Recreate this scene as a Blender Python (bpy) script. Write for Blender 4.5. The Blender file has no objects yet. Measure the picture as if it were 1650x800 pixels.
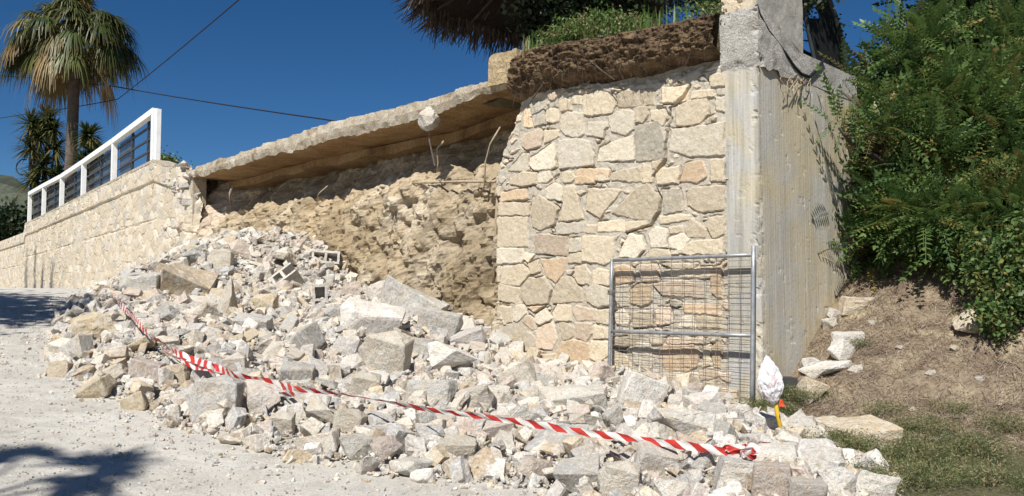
import bpy, bmesh, math, random
import numpy as np
from mathutils import Vector, Matrix, Euler

# ------------------------------------------------------------------ scene, camera, light
SC = bpy.context.scene
COL = SC.collection
F = 1300.0
PITCH = math.atan(68 / 1300)
CH = 1.55
cam_d = bpy.data.cameras.new('camera'); cam = bpy.data.objects.new('camera', cam_d); COL.objects.link(cam)
cam.location = (0, 0, CH); cam.rotation_euler = (math.pi / 2 + PITCH, 0, 0)
cam_d.sensor_width = 36; cam_d.lens = 36 * F / 1650; cam_d.clip_end = 3000; cam_d.clip_start = 0.05
SC.camera = cam

SUN_EL = math.radians(49); SUN_H = Vector((-0.31, -0.95, 0)).normalized()
to_sun = Vector((SUN_H.x * math.cos(SUN_EL), SUN_H.y * math.cos(SUN_EL), math.sin(SUN_EL)))
w = bpy.data.worlds.new('World'); SC.world = w; w.use_nodes = True
nt = w.node_tree; bg = nt.nodes['Background']
sky = nt.nodes.new('ShaderNodeTexSky'); sky.sky_type = 'NISHITA'; sky.sun_disc = False
sky.sun_elevation = SUN_EL
sky.sun_rotation = math.atan2(SUN_H.x, SUN_H.y)
sky.altitude = 2500; sky.air_density = 1.0; sky.dust_density = 0.0; sky.ozone_density = 6.0
hs = nt.nodes.new('ShaderNodeHueSaturation'); hs.inputs['Saturation'].default_value = 1.2; hs.inputs['Value'].default_value = 1.05
nt.links.new(sky.outputs[0], hs.inputs['Color']); nt.links.new(hs.outputs[0], bg.inputs[0]); bg.inputs[1].default_value = 0.05
sl = bpy.data.lights.new('sun', 'SUN'); so = bpy.data.objects.new('sun', sl); COL.objects.link(so)
sl.energy = 5.0; sl.angle = math.radians(0.55); sl.color = (1.0, 0.965, 0.905)
so.rotation_euler = to_sun.to_track_quat('Z', 'Y').to_euler()
SC.view_settings.view_transform = 'Standard'; SC.view_settings.look = 'None'
SC.view_settings.exposure = 0.4; SC.view_settings.gamma = 1.0
SC.cycles.max_bounces = 5; SC.cycles.transparent_max_bounces = 6

rng = np.random.default_rng(7); random.seed(7)

# ------------------------------------------------------------------ geometry of the place
W0 = np.array([3.23, 10.5]); U = np.array([-.7021, .7121]); N = np.array([-.7121, -.7021])
SB = 17.5; U2 = np.array([-.627, .779]); N2 = np.array([-.779, -.627]); WB = W0 + SB * U

def WP(s, d, z):
    """a point s metres along the wall from the pillar's corner, d in front of its face, z up"""
    if s <= SB: p = W0 + s * U + d * N
    else: p = WB + (s - SB) * U2 + d * N2
    return (float(p[0]), float(p[1]), float(z))
def WPa(s, d, z):
    s = np.asarray(s, float); d = np.asarray(d, float); z = np.asarray(z, float) + 0 * s
    k = (s > SB)[..., None]
    a = W0 + s[..., None] * U + d[..., None] * N
    b = WB + (s[..., None] - SB) * U2 + d[..., None] * N2
    return np.concatenate([np.where(k, b, a), z[..., None]], -1)
def sd(x, y):
    qx = x - W0[0]; qy = y - W0[1]
    return qx * U[0] + qy * U[1], qx * N[0] + qy * N[1]
def ray(px, py):
    a = (px - 825) / F; b = (400 - py) / F
    return np.array([a, math.cos(PITCH) - b * math.sin(PITCH), math.sin(PITCH) + b * math.cos(PITCH)])
def on_plane(px, py, d=0.0, two=False):
    r = ray(px, py); n, o, u = (N2, WB, U2) if two else (N, W0, U)
    t = (n @ o + d) / (n @ r[:2]); p = r * t
    return float((p[:2] - o) @ u) + (SB if two else 0), float(p[2] + CH)
def at(px, py, D):
    r = ray(px, py); r = r / r[1] * D
    return Vector((r[0], r[1], r[2] + CH))

# ------------------------------------------------------------------ numpy noise
_perm = np.random.default_rng(3).permutation(4096)
_val = np.random.default_rng(4).random(4096) * 2 - 1
def vnoise(p):
    i = np.floor(p).astype(np.int64); f = p - i; f = f * f * (3 - 2 * f); out = 0
    for dx in (0, 1):
        for dy in (0, 1):
            for dz in (0, 1):
                h = _perm[(i[..., 0] + dx) & 4095]; h = _perm[(h + i[..., 1] + dy) & 4095]; h = _perm[(h + i[..., 2] + dz) & 4095]
                wt = (f[..., 0] if dx else 1 - f[..., 0]) * (f[..., 1] if dy else 1 - f[..., 1]) * (f[..., 2] if dz else 1 - f[..., 2])
                out = out + _val[h] * wt
    return out
def fbm(p, scale=1.0, oct=4, seed=0, gain=.5):
    p = np.asarray(p, float) * scale + seed * 17.31 + 500; a = 1; t = 0; n = 0
    for _ in range(oct):
        t = t + a * vnoise(p); n += a; a *= gain; p = p * 2.03 + 11.7
    return t / n
def sstep(a, b, x):
    t = np.clip((x - a) / (b - a), 0, 1); return t * t * (3 - 2 * t)

# ------------------------------------------------------------------ mesh helpers
def mesh_np(name, V, Fc, mat=None, smooth=False, cols=None, uvs=None):
    """V (n,3); Fc (m,k) equal-sized faces"""
    V = np.asarray(V, np.float32).reshape(-1, 3); Fc = np.asarray(Fc, np.int32)
    me = bpy.data.meshes.new(name); k = Fc.shape[1]
    me.vertices.add(len(V)); me.vertices.foreach_set('co', V.ravel())
    me.loops.add(Fc.size); me.loops.foreach_set('vertex_index', Fc.ravel())
    me.polygons.add(len(Fc)); me.polygons.foreach_set('loop_start', np.arange(0, Fc.size, k, dtype=np.int32))
    me.polygons.foreach_set('loop_total', np.full(len(Fc), k, np.int32))
    me.polygons.foreach_set('use_smooth', np.full(len(Fc), smooth))
    if cols is not None:
        a = me.attributes.new('tint', 'FLOAT_COLOR', 'POINT')
        c = np.ones((len(V), 4), np.float32); c[:, :3] = cols; a.data.foreach_set('color', c.ravel())
    if uvs is not None:
        ul = me.uv_layers.new(name='UVMap'); ul.data.foreach_set('uv', np.asarray(uvs, np.float32)[Fc.ravel()].ravel())
    me.update(calc_edges=True); me.validate()
    if mat: me.materials.append(mat)
    return me
def grid_faces(nr, nc, flip=False):
    i = np.arange(nr * nc).reshape(nr, nc)
    f = np.stack([i[:-1, :-1], i[:-1, 1:], i[1:, 1:], i[1:, :-1]], -1).reshape(-1, 4)
    return f[:, ::-1] if flip else f
def link(name, me, parent=None, loc=None):
    o = bpy.data.objects.new(name, me); COL.objects.link(o)
    if parent is not None: o.parent = parent
    if loc is not None: o.location = loc
    return o
def tag(o, label=None, cat=None, group=None, kind=None):
    for k, v in (('label', label), ('category', cat), ('group', group), ('kind', kind)):
        if v: o[k] = v
    return o
def empty(name, loc=(0, 0, 0), rz=0):
    o = bpy.data.objects.new(name, None); COL.objects.link(o); o.location = loc; o.rotation_euler = (0, 0, rz)
    o.empty_display_size = .2; return o
def adopt(o, parent):
    """child given in world coordinates"""
    o.parent = parent
    o.matrix_parent_inverse = (Matrix.Translation(parent.location) @ parent.rotation_euler.to_matrix().to_4x4()).inverted()
    return o
def part(name, me, parent): return adopt(link(name, me), parent)

class MB:
    def __init__(s): s.v = []; s.f = []
    def quadstrip(s, rings, closed=True, caps=True):
        b = len(s.v); n = len(rings[0])
        for r in rings: s.v += [tuple(p) for p in r]
        for i in range(len(rings) - 1):
            for j in range(n if closed else n - 1):
                k = (j + 1) % n
                s.f.append((b + i * n + j, b + i * n + k, b + (i + 1) * n + k, b + (i + 1) * n + j))
        if caps and closed:
            s.f.append(tuple(b + j for j in reversed(range(n)))); s.f.append(tuple(b + (len(rings) - 1) * n + j for j in range(n)))
    def tube(s, pts, r, n=6, caps=True):
        pts = [Vector(p) for p in pts]; rr = r if hasattr(r, '__len__') else [r] * len(pts); rings = []; ref = None
        for i, p in enumerate(pts):
            t = (pts[min(i + 1, len(pts) - 1)] - pts[max(i - 1, 0)])
            t = t.normalized() if t.length > 1e-9 else Vector((0, 0, 1))
            if ref is None: ref = Vector((0, 0, 1)) if abs(t.z) < .9 else Vector((1, 0, 0))
            a = t.cross(ref).normalized(); b_ = t.cross(a).normalized(); ref = -b_ if False else ref
            rings.append([p + (a * math.cos(q) + b_ * math.sin(q)) * rr[i] for q in [2 * math.pi * k / n for k in range(n)]])
        s.quadstrip(rings, True, caps)
    def box(s, c, ax, ay, az, hx, hy, hz):
        c = Vector(c); ax, ay, az = Vector(ax) * hx, Vector(ay) * hy, Vector(az) * hz; b = len(s.v)
        for k in ((-1, -1, -1), (1, -1, -1), (1, 1, -1), (-1, 1, -1), (-1, -1, 1), (1, -1, 1), (1, 1, 1), (-1, 1, 1)):
            s.v.append(tuple(c + ax * k[0] + ay * k[1] + az * k[2]))
        for f in ((0, 3, 2, 1), (4, 5, 6, 7), (0, 1, 5, 4), (1, 2, 6, 5), (2, 3, 7, 6), (3, 0, 4, 7)): s.f.append(tuple(b + i for i in f))
    def mesh(s, name, mat=None, smooth=False):
        me = bpy.data.meshes.new(name); me.from_pydata(s.v, [], s.f); me.update()
        if mat: me.materials.append(mat)
        if smooth:
            for p in me.polygons: p.use_smooth = True
        return me

# ------------------------------------------------------------------ materials
def nodes(name):
    m = bpy.data.materials.new(name); m.use_nodes = True; t = m.node_tree; b = t.nodes['Principled BSDF']
    b.inputs['Roughness'].default_value = .9; b.inputs['Specular IOR Level'].default_value = .25
    return m, t, b
def mth(t, op, a, b=None, c=None):
    n = t.nodes.new('ShaderNodeMath'); n.operation = op
    for i, v in enumerate((a, b, c)):
        if v is None: continue
        if isinstance(v, (int, float)): n.inputs[i].default_value = v
        else: t.links.new(v, n.inputs[i])
    return n.outputs[0]
def noise(t, scale, detail=4, rough=.55, vec=None, dist=0, strech=None):
    n = t.nodes.new('ShaderNodeTexNoise'); n.inputs['Scale'].default_value = scale; n.inputs['Detail'].default_value = detail
    n.inputs['Roughness'].default_value = rough; n.inputs['Distortion'].default_value = dist
    if vec is not None:
        if strech:
            mp = t.nodes.new('ShaderNodeMapping'); mp.inputs['Scale'].default_value = strech; t.links.new(vec, mp.inputs[0]); vec = mp.outputs[0]
        t.links.new(vec, n.inputs['Vector'])
    return n.outputs['Fac']
def ramp(t, fac, stops):
    n = t.nodes.new('ShaderNodeValToRGB'); t.links.new(fac, n.inputs[0]); e = n.color_ramp.elements
    while len(e) < len(stops): e.new(.5)
    for i, (p, c) in enumerate(stops):
        e[i].position = p; e[i].color = (*c, 1) if hasattr(c, '__len__') else (c, c, c, 1)
    return n.outputs[0]
def mix(t, fac, a, b, mode='MIX'):
    n = t.nodes.new('ShaderNodeMix'); n.data_type = 'RGBA'; n.blend_type = mode
    if isinstance(fac, (int, float)): n.inputs[0].default_value = fac
    else: t.links.new(fac, n.inputs[0])
    for k, v in ((6, a), (7, b)):
        if hasattr(v, 'is_output'): t.links.new(v, n.inputs[k])
        else: n.inputs[k].default_value = (*v, 1)
    return n.outputs[2]
def bump(t, b, h, strength=.5, dist=.02):
    n = t.nodes.new('ShaderNodeBump'); n.inputs['Strength'].default_value = strength; n.inputs['Distance'].default_value = dist
    t.links.new(h, n.inputs['Height']); t.links.new(n.outputs[0], b.inputs['Normal'])
def coords(t, which='Object'):
    return t.nodes.new('ShaderNodeTexCoord').outputs[which]
def geo_pos(t): return t.nodes.new('ShaderNodeNewGeometry').outputs['Position']

def mat_simple(name, col, rough=.8, var=.25, scale=8, metal=0, bumps=.3, bd=.01):
    m, t, b = nodes(name); p = coords(t)
    f = noise(t, scale, 5, .6, p)
    c = mix(t, ramp(t, f, [(.3, 0.), (.7, 1.)]), tuple(x * (1 - var) for x in col), tuple(min(1, x * (1 + var)) for x in col))
    t.links.new(c, b.inputs['Base Color']); b.inputs['Roughness'].default_value = rough; b.inputs['Metallic'].default_value = metal
    bump(t, b, noise(t, scale * 5, 4, .6, p), bumps, bd); return m

def mat_rock(name, source):
    m, t, b = nodes(name); p = coords(t)
    if source == 'object':
        oi = t.nodes.new('ShaderNodeObjectInfo'); base = oi.outputs['Color']
        ad = t.nodes.new('ShaderNodeVectorMath'); ad.operation = 'ADD'; t.links.new(p, ad.inputs[0])
        cm = t.nodes.new('ShaderNodeCombineXYZ'); t.links.new(mth(t, 'MULTIPLY', oi.outputs['Random'], 40.), cm.inputs[0]); t.links.new(cm.outputs[0], ad.inputs[1])
        p = ad.outputs[0]
    else:
        a = t.nodes.new('ShaderNodeAttribute'); a.attribute_name = 'tint'; base = a.outputs['Color']; p = geo_pos(t)
    big = noise(t, 3.0, 4, .6, p, .6); fine = noise(t, 28, 5, .65, p); mid = noise(t, 9, 5, .7, p, .5)
    c = mix(t, ramp(t, big, [(.42, 0.), (.66, .75)]), base, mix(t, .5, base, (.52, .38, .22)))        # iron staining
    c = mix(t, ramp(t, mid, [(.47, 0.), (.64, .75)]), c, (.64, .61, .55))                                 # mortar dust
    c = mix(t, ramp(t, fine, [(.34, .62), (.5, .0)]), c, mix(t, .62, c, (.10, .09, .08)))              # pits
    c = mix(t, 1.0, c, ramp(t, noise(t, 60, 3, .6, p), [(.3, .74), (.7, 1.1)]), 'MULTIPLY')
    c = mix(t, ramp(t, noise(t, 5, 5, .7, p, .8), [(.56, 0.), (.7, .5)]), c, (.33, .27, .20))
    t.links.new(c, b.inputs['Base Color']); b.inputs['Roughness'].default_value = .93
    h = mth(t, 'ADD', mth(t, 'MULTIPLY', mid, 1.4), mth(t, 'MULTIPLY', fine, .6)); bump(t, b, h, .75, .03)
    return m

def mat_soil(name, stops, scale=2., fine=30, bs=.9, fib=False):
    m, t, b = nodes(name); p = geo_pos(t)
    f = noise(t, scale, 7, .68, p, .7)
    c = ramp(t, f, stops)
    g = noise(t, fine, 5, .7, p, strech=(1, 1, .35) if fib else None)
    c = mix(t, 1.0, c, ramp(t, g, [(.28, .45), (.5, .95), (.75, 1.25)]), 'MULTIPLY')
    t.links.new(c, b.inputs['Base Color']); b.inputs['Roughness'].default_value = .97
    bump(t, b, mth(t, 'ADD', g, mth(t, 'MULTIPLY', f, 1.5)), bs, .05); return m

def mat_leaf(name, c1, c2, c3=None, trans=.25):
    m, t, b = nodes(name)
    a = t.nodes.new('ShaderNodeAttribute'); a.attribute_name = 'tint'
    sp = t.nodes.new('ShaderNodeSeparateColor'); t.links.new(a.outputs['Color'], sp.inputs[0])
    c = mix(t, sp.outputs[0], c1, c2)
    if c3: c = mix(t, sp.outputs[1], c, c3)
    t.links.new(c, b.inputs['Base Color']); b.inputs['Roughness'].default_value = .45; b.inputs['Specular IOR Level'].default_value = .35
    tr = t.nodes.new('ShaderNodeBsdfTranslucent'); t.links.new(c, tr.inputs[0])
    mx = t.nodes.new('ShaderNodeMixShader'); mx.inputs[0].default_value = trans
    t.links.new(b.outputs[0], mx.inputs[1]); t.links.new(tr.outputs[0], mx.inputs[2]); t.links.new(mx.outputs[0], t.nodes['Material Output'].inputs[0])
    return m

M_ROCK = mat_rock('broken_limestone', 'object')
M_RUB = mat_rock('small_rubble', 'attr')
M_TRUNK = mat_simple('bark', (.11, .085, .065), .95, .35, 6, bumps=.8, bd=.03)
M_STEEL = mat_simple('galvanised_steel', (.36, .37, .38), .5, .25, 14, metal=.6)
M_WIRE = mat_simple('weathered_wire', (.22, .19, .165), .7, .3, 20, metal=.3)
M_WHITE = mat_simple('white_painted_metal', (.8, .8, .78), .5, .08, 5)
M_DARKMETAL = mat_simple('dark_painted_metal', (.05, .055, .06), .5, .2, 6)
M_CABLE = mat_simple('black_cable', (.02, .02, .022), .6, .1, 4)
M_ROOT = mat_simple('dry_root', (.36, .29, .20), .9, .3, 12)

def mat_wallstone(name, stain=.5):
    m, t, b = nodes(name); p = geo_pos(t)
    a = t.nodes.new('ShaderNodeAttribute'); a.attribute_name = 'tint'
    base = a.outputs['Color']
    f = noise(t, 2.3, 5, .6, p, .4); g = noise(t, 13, 6, .7, p, .3); h = noise(t, 45, 5, .7, p)
    c = mix(t, ramp(t, f, [(.5, 0.), (.72, stain)]), base, mix(t, .55, base, (.45, .33, .18)))
    c = mix(t, ramp(t, g, [(.52, 0.), (.7, .45)]), c, (.60, .56, .48))
    c = mix(t, 1.0, c, ramp(t, h, [(.25, .72), (.5, 1.), (.8, 1.12)]), 'MULTIPLY')
    c = mix(t, 1.0, c, ramp(t, g, [(.25, .78), (.5, 1.), (.8, 1.06)]), 'MULTIPLY')
    t.links.new(c, b.inputs['Base Color']); b.inputs['Roughness'].default_value = .93
    bump(t, b, mth(t, 'ADD', g, mth(t, 'MULTIPLY', h, .6)), .6, .02); return m
M_WALL = mat_wallstone('limestone_masonry')

def mat_concrete(name, base, k=1.):
    q = lambda v: 1 + (v - 1) * k
    m, t, b = nodes(name); p = geo_pos(t)
    st = noise(t, 1.0, 6, .65, p, strech=(9, 9, .55)); st2 = noise(t, 1.0, 4, .6, p, strech=(34, 34, .8))
    sp = noise(t, 26, 6, .75, p); bl = noise(t, 1.3, 5, .6, p, .5)
    c = mix(t, ramp(t, bl, [(.4, 0.), (.62, 1.)]), base, (base[0] * 1.08, base[1] * .98, base[2] * .78))
    c = mix(t, 1.0, c, ramp(t, st, [(.3, q(.55)), (.5, 1.), (.72, q(1.25))]), 'MULTIPLY')
    c = mix(t, 1.0, c, ramp(t, st2, [(.3, q(.8)), (.55, 1.), (.75, q(1.1))]), 'MULTIPLY')
    c = mix(t, 1.0, c, ramp(t, sp, [(.3, .55), (.42, 1.), (.75, 1.08)]), 'MULTIPLY')
    t.links.new(c, b.inputs['Base Color']); b.inputs['Roughness'].default_value = .9
    bump(t, b, mth(t, 'ADD', sp, mth(t, 'MULTIPLY', st2, .8 * k)), .5, .012); return m
M_CONC = mat_concrete('board_marked_concrete', (.48, .455, .40), .5)
M_FACE = mat_concrete('pillar_face_concrete', (.44, .43, .40), .75)
M_CONC2 = mat_soil('rough_cast_concrete', [(.32, (.33, .30, .26)), (.48, (.50, .475, .43)), (.7, (.62, .60, .55))], 3.5, 42, .8)
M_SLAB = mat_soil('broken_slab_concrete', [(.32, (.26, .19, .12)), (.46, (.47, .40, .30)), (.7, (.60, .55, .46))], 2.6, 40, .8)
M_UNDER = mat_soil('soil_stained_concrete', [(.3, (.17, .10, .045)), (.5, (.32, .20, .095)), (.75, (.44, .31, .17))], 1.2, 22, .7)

# ------------------------------------------------------------------ ground
def ground_h(x, y):
    s, d = sd(x, y); e = -d
    ss = np.clip(s, 0, 14.5); g = .11 * ss
    g = g - .11 * .8 * np.exp(-((s - 14.5) / 1.5) ** 2) * .3
    ramp_e = np.where(e < 0, 0, e) ; slope = .74 * (np.sqrt(ramp_e ** 2 + .12) - .346)
    slope = np.minimum(slope, 5.6 + .12 * np.maximum(e - 8, 0)) 
    hill = slope * (1 - sstep(0.0, .22, s))
    hill = hill * (1 - .0 * s)
    p = np.stack([x, y, 0 * x], -1)
    rough_r = .035 * fbm(p, .55, 4, 2) + .012 * fbm(p, 4., 3, 5)
    rough_h = .16 * fbm(p, .8, 5, 9) + .05 * fbm(p, 4., 3, 8)
    k = sstep(-.2, .6, e) * (1 - sstep(-.4, .1, s)); k = np.maximum(k, .6 * (1 - sstep(-3.5, -1.6, s + .75 * d - 1.0)) * (d < 6))
    return g + hill + rough_r * (1 - k) + rough_h * k
def ground1(x, y): return float(ground_h(np.array([x], float), np.array([y], float))[0])

ax = np.concatenate([-np.geomspace(600, 15, 26), np.arange(-14.5, 14.5, .14), np.geomspace(15, 600, 26)])
ay = np.concatenate([-np.geomspace(400, 4, 18), np.arange(-3.6, 24, .14), np.geomspace(24.5, 900, 34)])
GX, GY = np.meshgrid(ax, ay)
GZ = ground_h(GX, GY)
def ground_mat():
    m, t, b = nodes('dusty_track'); p = geo_pos(t)
    sx = t.nodes.new('ShaderNodeSeparateXYZ'); t.links.new(p, sx.inputs[0])
    X, Y = sx.outputs[0], sx.outputs[1]
    qx = mth(t, 'SUBTRACT', X, W0[0]); qy = mth(t, 'SUBTRACT', Y, W0[1])
    s = mth(t, 'ADD', mth(t, 'MULTIPLY', qx, U[0]), mth(t, 'MULTIPLY', qy, U[1])); d = mth(t, 'ADD', mth(t, 'MULTIPLY', qx, N[0]), mth(t, 'MULTIPLY', qy, N[1]))
    big = noise(t, .5, 5, .6, p, .5); mid = noise(t, 5, 6, .7, p); fine = noise(t, 60, 5, .75, p); tr = noise(t, 1., 4, .6, p, strech=(.9, 2.6, 1))
    road = ramp(t, big, [(.35, (.48, .45, .39)), (.6, (.575, .545, .49))])
    road = mix(t, ramp(t, tr, [(.5, 0.), (.66, .6)]), road, (.66, .635, .57))
    road = mix(t, 1.0, road, ramp(t, mid, [(.28, .72), (.5, 1.), (.75, 1.08)]), 'MULTIPLY')
    road = mix(t, 1.0, road, ramp(t, fine, [(.25, .62), (.45, 1.), (.75, 1.1)]), 'MULTIPLY')
    soil = ramp(t, noise(t, 1.6, 6, .7, p, .6), [(.32, (.08, .058, .04)), (.44, (.20, .15, .105)), (.56, (.30, .24, .165)), (.68, (.48, .40, .25))])
    soil = mix(t, 1.0, soil, ramp(t, noise(t, 22, 6, .75, p), [(.28, .45), (.5, 1.), (.75, 1.3)]), 'MULTIPLY')
    grass = ramp(t, noise(t, 18, 5, .7, p), [(.3, (.04, .05, .02)), (.6, (.12, .12, .055))])
    # right of the pillar, and the toe of the slope
    k = mth(t, 'ADD', s, mth(t, 'MULTIPLY', d, .75)); k = mth(t, 'ADD', k, mth(t, 'MULTIPLY', mth(t, 'SUBTRACT', mid, .5), 1.2))
    mr = t.nodes.new('ShaderNodeMapRange'); t.links.new(k, mr.inputs[0]); mr.inputs[1].default_value = -.1; mr.inputs[2].default_value = .35; mr.inputs[3].default_value = 1; mr.inputs[4].default_value = 0
    kg = t.nodes.new('ShaderNodeMapRange'); t.links.new(mth(t, 'ADD', d, mth(t, 'MULTIPLY', mth(t, 'SUBTRACT', big, .5), 2.5)), kg.inputs[0]); kg.inputs[1].default_value = .0; kg.inputs[2].default_value = .5
    side = mix(t, mth(t, 'MULTIPLY', kg.outputs[0], .8), soil, grass)
    c = mix(t, mr.outputs[0], road, side)
    t.links.new(c, b.inputs['Base Color']); b.inputs['Roughness'].default_value = .97
    bump(t, b, mth(t, 'ADD', mth(t, 'MULTIPLY', mid, 1.5), fine), .7, .03); return m
M_GROUND = ground_mat()
g = link('ground', mesh_np('ground', np.stack([GX, GY, GZ], -1), grid_faces(*GX.shape), M_GROUND, True))
tag(g, 'pale dusty track and dry slope beside the walls', kind='structure')

# terrace behind the walls
def terr_h(s): return np.interp(s, [0, .5, 2.5, 4.3, 5.2, 18, 20.5, 48, 60, 140], [5.2, 5.25, 5.4, 5.55, 5.0, 4.97, 5.3, 4.75, 4.6, 4.3])
ts = np.concatenate([np.arange(.3, 20, .3), np.geomspace(20.3, 140, 40)]); te = np.concatenate([np.arange(.3, 4, .3), np.geomspace(4.2, 60, 14)])
TS, TE = np.meshgrid(ts, te)
TP = WPa(TS, -TE, 0 * TS); TP[..., 2] = terr_h(TS) + .05 * fbm(TP, 1.2, 3, 4)
M_TERR = mat_soil('terrace_soil', [(.3, (.10, .08, .05)), (.6, (.2, .17, .1))], 1.5, 20)
tag(link('terrace_ground', mesh_np('terrace', TP, grid_faces(*TS.shape, flip=True), M_TERR, True)), 'flat planted terrace on top of the retaining walls', kind='structure')

# distant hill
hx = np.linspace(-1, 1, 60); hy = np.linspace(-1, 1, 24); HX, HY = np.meshgrid(hx, hy)
prof = np.exp(-(HX * 1.9) ** 2) * np.clip(1 - HY ** 2, 0, 1)
HP = np.stack([-285 + HX * 190, 420 + HY * 90, 60 * prof * (1 + .25 * fbm(np.stack([HX, HY, 0 * HX], -1), 4, 4, 3)) - 2], -1)
M_HILL = mat_soil('hillside_scrub', [(.35, (.04, .05, .035)), (.6, (.09, .10, .07))], .06, .6, .3)
tag(link('hill', mesh_np('hill', HP, grid_faces(*HX.shape), M_HILL, True)), 'wooded grey green hill far beyond the road', kind='structure')

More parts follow.
